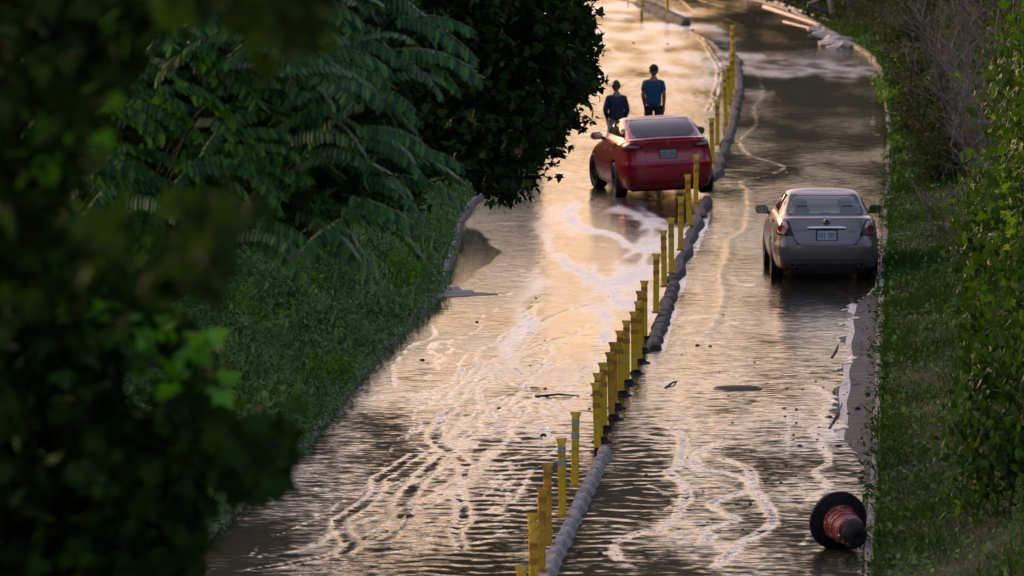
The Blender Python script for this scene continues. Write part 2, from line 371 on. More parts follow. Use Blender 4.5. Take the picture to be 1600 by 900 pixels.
    ph = 2 * PI * Y / .62 + 3.4 * pnoise(X * 1.5, Y * .55, 13) + .8 * (X - M)
    crest = (.5 + .5 * np.sin(ph)) ** 2.2; film = film * (1 - .3 * ld) + ld * (1.15 * crest - .42) * np.clip(.6 + 1.3 * pnoise(X * 4.2, Y * 1.9, 14), 0, 1.5)
    h += ld * .016 * crest * np.clip(.6 + .9 * pnoise(X * 3.2, Y * 1.2, 14), .1, 1.4)
    # meandering double ridges where the water parts and meets
    core = np.zeros_like(h)
    for P, w, dbl in flow_paths():
        x0, x1, y0, y1 = P[:, 0].min() - .5, P[:, 0].max() + .5, P[:, 1].min() - .5, P[:, 1].max() + .5
        rws = np.where((ys > y0) & (ys < y1))[0]
        if len(rws) == 0: continue
        a, b = rws[0], rws[-1] + 1; sx, sy = X[a:b], Y[a:b]; d = np.full(sx.shape, 9.)
        for (qx, qy) in P[::2]:
            ra, rb = np.searchsorted(ys[a:b], [qy - .5, qy + .5]); d[ra:rb] = np.minimum(d[ra:rb], np.hypot(sx[ra:rb] - qx, sy[ra:rb] - qy))
        d = d + .02 * pnoise(sx * 3, sy * 1.5, 15); w = w * (.8 if y0 < 125 else .55) * (1 + .4 * pnoise(sx * .9, sy * .5, 16)); sg = .034
        rd = np.exp(-((d - w) / sg) ** 2) if dbl else np.exp(-(d / (w * .9)) ** 2)
        gr = -.9 * np.exp(-(d / (w * .7)) ** 2) if dbl else 0
        amp = .012 * (1 + .5 * pnoise(sx * 2.2, sy * 1.1, 17))
        h[a:b] = h[a:b] * (1 - .6 * np.exp(-(d / (2.2 * w)) ** 2)) + amp * (rd + gr); s[a:b] = np.maximum(s[a:b], .12 * rd); film[a:b] = np.clip(film[a:b], -.2, 1.1) + .6 * rd * (.75 + .5 * pnoise(sx * 2, sy * .8, 18)) + .24 * gr
    Z = .016 + h
    edge = np.minimum(np.arange(nx + 1), np.arange(nx + 1)[::-1])[None] < 1; Z = np.where(edge, .006, np.maximum(Z, .0065))
    V = np.stack([X, Y, Z], -1).reshape(-1, 3)
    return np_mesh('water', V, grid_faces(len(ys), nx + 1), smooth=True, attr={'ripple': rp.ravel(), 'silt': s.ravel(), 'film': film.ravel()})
RIP_L = [1.1, 1.05, .75, .45, .35, .55, .7, .7, .6, .6, .5]
RIP_R = [1.0, 1.0, .65, .50, .45, .35, .25, .8, .8, .2, .2]
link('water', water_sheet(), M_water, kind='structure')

# ------------------------------------------------------------------ delineator posts and divider blocks
TOPS = [(819,890),(834,839),(834,823),(836,807),(846,767),(856,729),(879,689),(898,648),
 (934,601),(937,585),(944,569),(956,553),(960,537),(970,519),(979,503),(991,489),(999,473),(1002,457),(1007,441),
 (1025,400),(1038,363),(1049,344),(1063,311),(1077,276),(1087,245),(1113,187),(1121,161),(1134,132),(1133,120),(1139,104),(1142,92),(1145,81),(1146,64),(1145,52),(1145,42)]
BASES = []
for (x, y) in TOPS:
    by = (y + 45) / .91; BASES.append((x, by))
BASES += [(1003, 10), (1043, 22)]
def post_mesh():
    parts = {}
    bm = bmesh.new()
    tube_p = [(.041, 0.0), (.040, .10), (.040, .80), (.040, .84)]
    lathe(bm, tube_p, 14, cap0=True)
    # flattened, flared top
    rings = [[(math.cos(2*PI*k/14)*.040, math.sin(2*PI*k/14)*.040, .84) for k in range(14)]]
    for (rx, ry, z) in [(.045, .034, .865), (.056, .022, .89), (.060, .014, .915)]:
        rings.append([(math.cos(2*PI*k/14)*rx, math.sin(2*PI*k/14)*ry, z) for k in range(14)])
    vs = [[bm.verts.new(p) for p in r] for r in rings]
    for i in range(3):
        for k in range(14): bm.faces.new((vs[i][k], vs[i][(k+1)%14], vs[i+1][(k+1)%14], vs[i+1][k]))
    bm.faces.new(vs[-1]); bmesh.ops.remove_doubles(bm, verts=bm.verts, dist=1e-4)
    parts['tube'] = bm_mesh(bm, 'post_tube', 40)
    def band(z):
        b = bmesh.new(); lathe(b, [(.0395, z), (.0425, z + .002), (.0425, z + .073), (.0395, z + .075)], 14); return bm_mesh(b, 'post_band', 40)
    parts['b1'] = band(.745); parts['b2'] = band(.585)
    b = bmesh.new(); lathe(b, [(.0, .0), (.125, .0), (.12, .022), (.07, .045), (.055, .085), (.043, .09), (.0, .09)], 16); bmesh.ops.remove_doubles(b, verts=b.verts, dist=1e-4)
    parts['base'] = bm_mesh(b, 'post_base', 40)
    b = bmesh.new(); box(b, -.055, .055, -.07, .07, 0, .03, .006); parts['shoe'] = bm_mesh(b, 'post_shoe', 40)
    return parts
PM = post_mesh()
PMV = {}
def mcopy(me, mat):
    k = (me.name, mat.name)
    if k not in PMV: c = me.copy(); c.materials.clear(); c.materials.append(mat); PMV[k] = c
    return PMV[k]
ORD = ['first','second','third','fourth','fifth','sixth','seventh','eighth','ninth','tenth','eleventh','twelfth','thirteenth']
post_root = None
run_near = lambda i: i < 8
for i, (px, py) in enumerate(BASES):
    g = ground(px, py); on_kerb = not (8 <= i <= 18)
    z = .135 if on_kerb else 0
    if i >= 35: z = .1
    if on_kerb:
        g = ground(px, py, z)
    mat = M_yellow_old if i in (4, 5, 11, 12, 17) else M_yellow
    bandm = M_silver_band if i in (6, 7) else M_amber
    if i < 8: lab = '%s yellow flexible post %s the camera on the near pale divider blocks' % (['closest','second closest','third closest','fourth closest','fifth closest','sixth closest','seventh closest','farthest'][i], 'to' if i in (0,1,2,3,4,5,6) else 'from')
    elif i < 19: lab = '%s yellow flexible post counted upward in the tight row standing on black rubber feet' % ORD[i - 8]
    elif i < 25: lab = '%s yellow flexible post counted upward between the rubber-footed row and the red car' % ORD[i - 19]
    elif i < 35: lab = '%s yellow flexible post counted upward on the divider beyond the red car' % ORD[i - 25]
    else: lab = ['left yellow post on the short far kerb piece cut by the top edge', 'right yellow post on the short far kerb piece cut by the top edge'][i - 35]
    lean = (rad(random.uniform(-1.5, 1.5)), rad(random.uniform(-2.2, 1.0)), random.uniform(-.35, .35))
    t = empty('delineator_post', (g.x, g.y, z), lean, label=lab, cat='traffic post', group='yellow flexible posts along the lane divider')
    link('tube', mcopy(PM['tube'], mat), None, t, (0, 0, .015))
    link('reflective_band', mcopy(PM['b1'], bandm), None, t, (0, 0, .015)); link('reflective_band', mcopy(PM['b2'], bandm), None, t, (0, 0, .015))
    if on_kerb: link('base', mcopy(PM['shoe'], M_yellow_old), None, t)
    else: link('base', mcopy(PM['base'], M_rubber), None, t, (.02, 0, .002))
    t.scale = (1.18, 1.18, 1)

def block_mesh(seed, ln):
    rnd = random.Random(seed); bm = bmesh.new()
    h = .135; n = 4; rings = []
    for i, f in enumerate([0, .09, .3, .5, .7, .91, 1]):
        y = (f - .5) * ln; e = .6 if f in (0, 1) else 1
        j = lambda: rnd.uniform(-.005, .005)
        prof = [(-.115, 0), (-.105, .05), (-.07, .115), (-.045, h), (.045, h), (.07, .115), (.105, .05), (.115, 0)]
        rings.append([bm.verts.new((a * (1 if e == 1 else .8) + j(), y + j(), max(0, b * (1 if e == 1 else .62)) + (j() if b else -.01))) for a, b in prof])
    for i in range(len(rings) - 1):
        for k in range(7): bm.faces.new((rings[i][k], rings[i + 1][k], rings[i + 1][k + 1], rings[i][k + 1]))
    bm.faces.new(rings[0]); bm.faces.new(rings[-1][::-1])
    return bm_mesh(bm, 'kerb_block', 16)
BLK = {}
M_block = basic('worn_divider_concrete', (.38, .35, .32), .8, spec=.25, var=.3, scale=5, bump=.5, bscale=25, dirt=(.11, .095, .07), dscale=3)
M_block_dk = basic('dark_divider_concrete', (.10, .092, .082), .8, spec=.2, var=.35, scale=5, bump=.5, bscale=25, dirt=(.05, .045, .04), dscale=3)
def run_blocks(y0, y1, ln, mat, label, offx=0):
    p = empty('lane_divider', (med(y0) + offx, y0, 0), label=label, cat='lane divider', group='concrete lane dividers')
    y = y0; k = 0
    while y < y1 - ln * .4:
        yc = y + ln / 2; sl = math.atan2(med(yc + 1) - med(yc - 1), 2)
        key = (k % 5, ln, mat.name)
        if key not in BLK: BLK[key] = block_mesh(k % 5, ln - (.10 if ln > 1.1 else .09)); BLK[key].materials.append(mat)
        o = link('kerb_block', BLK[key], None, p, (med(yc) + offx - p.location.x, yc - y0, 0), (rad(random.uniform(-1.5, 1.5)), rad(random.uniform(-4, 4)), -sl + rad(random.uniform(-4, 4))))
        if ln < 1: o.scale = (.84, 1, 1.0)
        y += ln * math.cos(sl); k += 1
run_blocks(84, 102.8, .98, M_block, 'pale lumpy divider of short concrete blocks nearest the camera, under eight yellow posts', .1)
run_blocks(118.5, 130.6, 1.25, M_block_dk, 'grey divider run curving up from the rubber-footed posts', .12)
run_blocks(131.6, 152.2, 2.3, M_block_dk, 'dark divider run of long blocks leading under the red car', .1)
run_blocks(159, 211, 2.3, M_block_dk, 'long grey divider run beyond the red car', .12)
# short turned piece far away
def far_piece():
    a, b = ground(1072, 41), ground(1000, 9); d = b - a; ang = math.atan2(d.x, d.y)
    p = empty('lane_divider', a, label='short dark divider piece lying in the flood near the top edge', cat='lane divider', group='concrete lane dividers')
    n = 6; ln = d.length / n
    me = block_mesh(9, ln - .1); me.materials.append(M_block_dk)
    for k in range(n): link('kerb_block', me, None, p, d * ((k + .5) / n), (0, 0, -ang), )
    for c in p.children: c.scale = (1.5, 1, 1.7)
far_piece()

# ------------------------------------------------------------------ vehicles
def paint(name, col, metal=.35, rough=.32, flake=.12):
    m, t, p, o = nt(name)
    n = noise_tex(t, 3.0, 5, .65); r = ramp(t, n.outputs[0], [(.35, tuple(c * (1 - flake) for c in col)), (.7, tuple(min(1, c * (1 + flake)) for c in col))])
    d = noise_tex(t, 6, 6, .7); sp = t.nodes.new('ShaderNodeSeparateXYZ'); L(t, t.nodes.new('ShaderNodeTexCoord').outputs['Object'], sp.inputs[0])
    mr = t.nodes.new('ShaderNodeMapRange'); mr.inputs[1].default_value = .62; mr.inputs[2].default_value = .2; L(t, sp.outputs[2], mr.inputs[0])
    dd = math_n(t, 'MULTIPLY', mr.outputs[0], ramp(t, d.outputs[0], [(.4, (0, 0, 0)), (.65, (.75, .75, .75))]).outputs[0])   # road dirt thrown up low on the body
    mx = t.nodes.new('ShaderNodeMixRGB'); L(t, dd, mx.inputs[0]); L(t, r.outputs[0], mx.inputs[1]); mx.inputs[2].default_value = (.06, .05, .04, 1)
    L(t, mx.outputs[0], p.inputs['Base Color']); p.inputs['Metallic'].default_value = metal
    L(t, math_n(t, 'ADD', rough, math_n(t, 'MULTIPLY', dd, .4), True), p.inputs['Roughness'])
    p.inputs['Coat Weight'].default_value = .5; p.inputs['Coat Roughness'].default_value = .08
    return m
M_red = paint('deep_red_metallic_paint', (.30, .0015, .016), .12, .24)
M_silver = paint('warm_grey_metallic_paint', (.165, .155, .15), .5, .32)
M_trim = basic('black_plastic_trim', (.012, .012, .013), .4, var=.2)
M_under = basic('dark_underbody', (.008, .008, .008), .8)
M_chrome = basic('chrome', (.75, .75, .76), .12, metal=1, var=.03)
M_tyre = basic('wet_tyre_rubber', (.014, .014, .014), .45, var=.3, scale=20)
M_rim = basic('alloy_rim', (.22, .22, .23), .35, metal=.8)
M_rim_dk = basic('dark_rim', (.05, .05, .055), .4, metal=.6)
M_seat = basic('seat_fabric_grey', (.12, .12, .12), .8)
M_seat_dk = basic('seat_fabric_black', (.02, .02, .02), .7)
M_lamp_red = basic('red_lamp_lens', (.20, .012, .010), .12, coat=1, var=.1)
M_lamp_dark = basic('smoked_lamp_lens', (.035, .008, .010), .15, spec=.3, var=.2)
M_lamp_pale = basic('clear_lamp_lens', (.50, .33, .30), .14, coat=1, var=.15)
M_plate_w = basic('plate_face', (.45, .50, .56), .4, var=.25, scale=60)
M_plate_d = basic('dull_plate_face', (.20, .24, .25), .45, var=.45, scale=70)
M_plate_ink = basic('plate_ink', (.04, .05, .14), .5)
M_ink_dull = basic('dull_plate_ink', (.10, .12, .13), .5)
M_mirror = basic('mirror_glass', (.45, .48, .52), .05, metal=1, var=.02)
def glass(name, tint, body=(.0, .0, .0), w=0.0):
    m, t, p, o = nt(name)
    tr = t.nodes.new('ShaderNodeBsdfTransparent'); tr.inputs[0].default_value = (*tint, 1)
    df = t.nodes.new('ShaderNodeBsdfDiffuse'); df.inputs[0].default_value = (*body, 1)
    m1 = t.nodes.new('ShaderNodeMixShader'); m1.inputs[0].default_value = w; L(t, tr.outputs[0], m1.inputs[1]); L(t, df.outputs[0], m1.inputs[2])
    gl = t.nodes.new('ShaderNodeBsdfGlossy'); gl.inputs['Roughness'].default_value = .03
    lw = t.nodes.new('ShaderNodeFresnel'); lw.inputs[0].default_value = 1.4
    m2 = t.nodes.new('ShaderNodeMixShader'); L(t, lw.outputs[0], m2.inputs[0]); L(t, m1.outputs[0], m2.inputs[1]); L(t, gl.outputs[0], m2.inputs[2]); L(t, m2.outputs[0], o.inputs[0]); return m
M_glass = glass('green_tinted_glass', (.55, .66, .62), (.20, .26, .25), .38)
M_glass_dk = glass('dark_tinted_glass', (.16, .18, .22), (.016, .018, .028), .60)

class Shell:
    """car skin as a stack of plan outlines (super-ellipses): level z -> half width W, rear R, front F"""
    def __init__(s, levels, nx=8., ny=8.): s.lv = levels; s.nx = nx; s.ny = ny
    def at(s, z):
        zs = [l[0] for l in s.lv]; return [float(np.interp(z, zs, [l[k] for l in s.lv])) for k in (1, 2, 3)]
    def rear_y(s, x, z, front=False):
        W, R, F = s.at(z); yc = (R + F) / 2; Lh = (F - R) / 2; q = min(.9999, abs(x / W)) ** s.nx
        d = Lh * (1 - q) ** (1 / s.ny); return yc + d if front else yc - d
    def side_x(s, y, z):
        W, R, F = s.at(z); yc = (R + F) / 2; Lh = (F - R) / 2; q = min(.9999, abs((y - yc) / Lh)) ** s.ny
        return W * (1 - q) ** (1 / s.nx)
    def fr(s, n1=14, n2=22):
        c = .5 ** (1 / s.nx); cy = .5 ** (1 / s.ny)
        a = [-c + 2 * c * (.5 - .5 * math.cos(PI * i / n1)) for i in range(n1)]
        b = [-cy + 2 * cy * (.5 - .5 * math.cos(PI * i / n2)) for i in range(n2)]
        P = [('r', u) for u in a] + [('s', v) for v in b] + [('f', -u) for u in a] + [('l', -v) for v in b]
        return P
    def ring(s, z, P):
        W, R, F = s.at(z); yc = (R + F) / 2; Lh = (F - R) / 2; out = []
        for k, u in P:
            if k in 'rf':
                x = W * u; y = Lh * (1 - abs(u) ** s.nx) ** (1 / s.ny); out.append((x, yc - y if k == 'r' else yc + y))
            else:
                y = Lh * u; x = W * (1 - abs(u) ** s.ny) ** (1 / s.nx); out.append((x if k == 's' else -x, yc + y))
        return out
    def mesh(s, zs, P=None, top=True, bottom=True, skip=None, crown=0.):
        P = P or s.fr(); bm = bmesh.new(); R_ = []
        for z in zs: R_.append([bm.verts.new((x, y, z)) for x, y in s.ring(z, P)])
        n = len(P)
        for i in range(len(zs) - 1):
            for k in range(n):
                if skip and skip(i, zs[i], zs[i + 1], P[k], P[(k + 1) % n], R_[i][k].co, R_[i][(k + 1) % n].co): continue
                bm.faces.new((R_[i][k], R_[i][(k + 1) % n], R_[i + 1][(k + 1) % n], R_[i + 1][k]))
        for on, rg, flip in ((bottom, R_[0], True), (top, R_[-1], False)):
            if not on: continue
            if crown and not flip:   # domed lid in shrinking rings
                cx = sum(v.co.x for v in rg) / n; cy = sum(v.co.y for v in rg) / n; prev = rg
                for f in (.85, .6, .3):
                    nr = [bm.verts.new((cx + (v.co.x - cx) * f, cy + (v.co.y - cy) * f, v.co.z + crown * (1 - f * f))) for v in rg]
                    for k in range(n): bm.faces.new((prev[k], prev[(k + 1) % n], nr[(k + 1) % n], nr[k]))
                    prev = nr
                bm.faces.new(prev)
            else: bm.faces.new(rg[::-1] if flip else rg)
        return bm
def patch(poly, fn, off=.004, cell=.06, thick=.012, smooth=30):
    """flat outline (a,b) cut in a grid, wrapped on a surface by fn(a,b,off)->(x,y,z), with an edge turned inwards"""
    bm = bmesh.new(); f = bm.faces.new([bm.verts.new((a, b, 0)) for a, b in poly])
    a0, a1 = min(p[0] for p in poly), max(p[0] for p in poly); b0, b1 = min(p[1] for p in poly), max(p[1] for p in poly)
    for ax, lo, hi in ((0, a0, a1), (1, b0, b1)):
        n = max(1, int((hi - lo) / cell))
        for k in range(1, n):
            c = [0, 0, 0]; c[ax] = lo + (hi - lo) * k / n; no = [0, 0, 0]; no[ax] = 1
            bmesh.ops.bisect_plane(bm, geom=bm.verts[:] + bm.edges[:] + bm.faces[:], plane_co=c, plane_no=no)
    bmesh.ops.remove_doubles(bm, verts=bm.verts, dist=.0008)
    bd = [e for e in bm.edges if len(e.link_faces) == 1]
    ex = bmesh.ops.extrude_edge_only(bm, edges=bd)['geom']; inner = {v for v in ex if isinstance(v, bmesh.types.BMVert)}
    for v in bm.verts:
        a, b = v.co.x, v.co.y; v.co = Vector(fn(a, b, off - thick if v in inner else off))
    bmesh.ops.recalc_face_normals(bm, faces=bm.faces)
    return bm_mesh(bm, 'patch', smooth)
def rounded(pts, r, n=3):
    out = []
    m = len(pts)
    for i in range(m):
        p = Vector(pts[i]); a = Vector(pts[i - 1]); b = Vector(pts[(i + 1) % m]); rr = r[i] if hasattr(r, '__len__') else r
        rr = min(rr, (a - p).length * .45, (b - p).length * .45)
        if rr < 1e-4: out.append(tuple(p)); continue
        s = p + (a - p).normalized() * rr; e = p + (b - p).normalized() * rr
        for k in range(n + 1):
            t = k / n; q = s * (1 - t) ** 2 + p * 2 * t * (1 - t) + e * t * t; out.append(tuple(q))
    return out
def mir(poly): return [(-a, b) for a, b in poly][::-1]
def cut_holes(me, cyls):
    """wheel arches cut through the skin"""
    o = bpy.data.objects.new('tmp', me); COL.objects.link(o); cs = []
    for (y, z, r, w) in cyls:
        bm = bmesh.new(); bmesh.ops.create_cone(bm, segments=40, radius1=r, radius2=r, depth=w, cap_ends=True, matrix=Matrix.Translation((0, y, z)) @ Matrix.Rotation(PI / 2, 4, 'Y'))
        c = bpy.data.objects.new('cut', bm_mesh(bm, 'cut')); COL.objects.link(c); cs.append(c)
        md = o.modifiers.new('b', 'BOOLEAN'); md.object = c; md.operation = 'DIFFERENCE'; md.solver = 'EXACT'
    bpy.context.view_layer.update(); dg = bpy.context.evaluated_depsgraph_get()
    res = bpy.data.meshes.new_from_object(o.evaluated_get(dg)); res.name = 'car_body'
    bpy.data.objects.remove(o)
    for c in cs: bpy.data.objects.remove(c)
    bm = bmesh.new(); bm.from_mesh(res); bmesh.ops.remove_doubles(bm, verts=bm.verts, dist=.0005); bm.normal_update()
    for f in bm.faces: f.smooth = True
    for e in bm.edges: e.smooth = not (len(e.link_faces) != 2 or e.calc_face_angle(0) > rad(28))
    bm.to_mesh(res); bm.free(); res.materials.clear(); return res
def wheel(parent, x, y, r, w, rimmat, turn=0):
    s = 1 if x > 0 else -1
    M = Matrix.Rotation(PI / 2 * s, 4, 'Y')
    wr = empty('wheel', (x, y, r), (0, 0, turn)); wr.parent = parent
    # a wheel is a part: an Empty-less mesh keeps the three-level rule, so the tyre carries it
    bpy.data.objects.remove(wr)
    bm = bmesh.new(); h = w / 2
    lathe(bm, [(r * .64, -h * .9), (r * .80, -h), (r * .95, -h * .94), (r * .995, -h * .7), (r, 0), (r * .995, h * .7), (r * .95, h * .94), (r * .80, h), (r * .64, h * .9)], 40, M)
    for k in range(3):   # tread grooves
        pass
    ty = link('wheel', bm_mesh(bm, 'tyre', 40), M_tyre, parent, (x, y, r), (0, 0, turn))
    bm = bmesh.new(); lathe(bm, [(r * .645, h * .88), (r * .60, h * .80), (r * .57, h * .3), (.0, h * .25)], 40, M); 
    for k in range(5):
        a = 2 * PI * k / 5; d = Vector((0, math.cos(a), math.sin(a))); q = d.cross(Vector((1, 0, 0)))
        v = [bm.verts.new(Vector((s * h * xx, 0, 0)) + d * dd * r + q * qq * r) for xx, dd, qq in [(.6, .08, .09), (.6, .08, -.09), (.82, .60, -.05), (.82, .60, .05)]]
        v2 = [bm.verts.new(u.co - Vector((s * .02, 0, 0))) for u in v]
        bm.faces.new(v); [bm.faces.new((v[i], v[(i + 1) % 4], v2[(i + 1) % 4], v2[i])) for i in range(4)]
    bmesh.ops.recalc_face_normals(bm, faces=bm.faces)
    link('rim', bm_mesh(bm, 'rim', 40), rimmat, ty)
    return ty
def text_mesh(s, size, ext=.003):
    cu = bpy.data.curves.new('t', 'FONT'); cu.body = s; cu.size = size; cu.extrude = ext; cu.align_x = 'CENTER'; cu.align_y = 'CENTER'; cu.resolution_u = 3
    o = bpy.data.objects.new('t', cu); COL.objects.link(o); bpy.context.view_layer.update()
    me = bpy.data.meshes.new_from_object(o.evaluated_get(bpy.context.evaluated_depsgraph_get())); bpy.data.objects.remove(o); me.materials.clear(); return me
def seat(parent, x, y, mat, z0=.45):
    bm = bmesh.new()
    box(bm, -.26, .26, -.25, .25, z0 - .1, z0 + .06, .04)
    b2 = bmesh.new(); box(b2, -.25, .25, -.07, .07, 0, .62, .05)
    box(b2, -.13, .13, -.05, .05, .66, .86, .045); box(b2, -.07, -.05, -.01, .01, .6, .7); box(b2, .05, .07, -.01, .01, .6, .7)
    m2 = bm_mesh(b2, 's', 40); bm.from_mesh(m2)
    for v in bm.verts:
        pass
    me = bm_mesh(bm, 'seat', 40)
    nv = len(m2.vertices); N_ = len(me.vertices)
    for v in list(me.vertices)[N_ - nv:]:
        zz = v.co.z; v.co.y += -.25 - zz * .25; v.co.z += z0
    link('seat', me, mat, parent, (x, y, 0))

def mirror_part(root, x, y, z, mat, s):
    bm = bmesh.new(); box(bm, -.11, .11, -.05, .05, -.065, .075, .03)
    for v in bm.verts:
        if v.co.y > 0: v.co.x *= .8; v.co.z *= .75
    tube(bm, [(-s * .08, .01, -.03), (-s * .17, .02, -.06)], [.03, .035], 8)
    m = link('side_mirror', bm_mesh(bm, 'mirror', 40), mat, root, (x, y, z))
    b = bmesh.new(); box(b, -.09, .09, -.004, .004, -.05, .06, .003); link('mirror_glass', bm_mesh(b, 'mg'), M_mirror, m, (0, -.053, 0))

def common_car(root, body, cab, zs_body, zs_cab, Pcab, paintm, glassm, rimm, spec):
    RG = lambda sh: (lambda a, b, o: (a, sh.rear_y(a, b) - o, b))
    # skin with wheel arches
    me = bm_mesh(body.mesh(zs_body, body.fr(18, 26), crown=.0), 'body', 30)
    wb, r = spec['wb'], spec['r']
    me = cut_holes(me, [(0, r + .01, r + .055, 3), (wb, r + .01, r + .055, 3)])
    bo = link('body', me, paintm, root)
    # inner dark tub between the wheels so that the arches are not hollow
    bm = bmesh.new(); box(bm, -spec['hw'] + .27, spec['hw'] - .27, spec['R'] + .18, spec['F'] - .2, .16, .72, .02); box(bm, -.62, .62, -.16, .16, .10, .3, .03); box(bm, -.5, .5, spec['R'] + .12, -.3, .14, .3, .04); box(bm, -.62, .62, spec['wb'] - .3, spec['wb'] + .3, .10, .3, .03); link('underbody', bm_mesh(bm, 'u'), M_under, root)
    # cabin: pillars and roof with open windows
    def skip(i, z0, z1, pa, pb, ca, cb):
        return spec['open'](z0, z1, pa, pb)
    ca = link('cabin', bm_mesh(cab.mesh(zs_cab, Pcab, bottom=False, skip=skip, crown=spec.get('crown', .03)), 'cabin', 32), paintm, root)
    for s in (1, -1):
        wheel(root, s * spec['tr'], 0, r, spec['tw'], rimm); wheel(root, s * spec['tr'], wb, r, spec['tw'], rimm, spec.get('turn', 0))
    return bo, ca

def cab_P(c_rear, c_side):
    """outline fractions of the cabin with grid lines on the window edges; rear window |u|<c_rear, side windows between c_side values"""
    def lin(a, b, n): return [a + (b - a) * i / n for i in range(n)]
    c = .5 ** (1 / 7.)
    r = lin(-c, -c_rear, 3) + lin(-c_rear, c_rear, 12) + lin(c_rear, c, 3)
    sv = []
    cuts = [-c] + c_side + [c]
    for a, b in zip(cuts[:-1], cuts[1:]): sv += lin(a, b, max(2, int((b - a) / .12)))
    P = [('r', u) for u in r] + [('s', v) for v in sv] + [('f', -u) for u in r]
    sv2 = []
    for a, b in zip(cuts[:-1], cuts[1:]): sv2 += lin(b * -1, a * -1, max(2, int((b - a) / .12)))[::1]
    # left side runs front -> rear: fractions descending
    full = sv + [c]
    P += [('l', v) for v in full[:0:-1]]
    return P

def side_fn(sh, sgn): return lambda a, b, o: (sgn * (sh.side_x(a, b) + o), a, b)
def rear_fn(sh): return lambda a, b, o: (a, sh.rear_y(a, b) - o, b)
def front_fn(sh): return lambda a, b, o: (a, sh.rear_y(a, b, True) + o, b)

def frame_ring(poly_out, poly_in, fn, off, name, mat, parent):
    """thin trim between two outlines with equal point counts"""
    n = len(poly_out); V = [fn(a, b, off) for a, b in poly_out] + [fn(a, b, off) for a, b in poly_in] + [fn(a, b, off - .01) for a, b in poly_out]
    Fc = [[i, (i + 1) % n, n + (i + 1) % n, n + i] for i in range(n)] + [[2 * n + i, 2 * n + (i + 1) % n, (i + 1) % n, i] for i in range(n)]
    link(name, np_mesh(name, V, Fc), mat, parent)

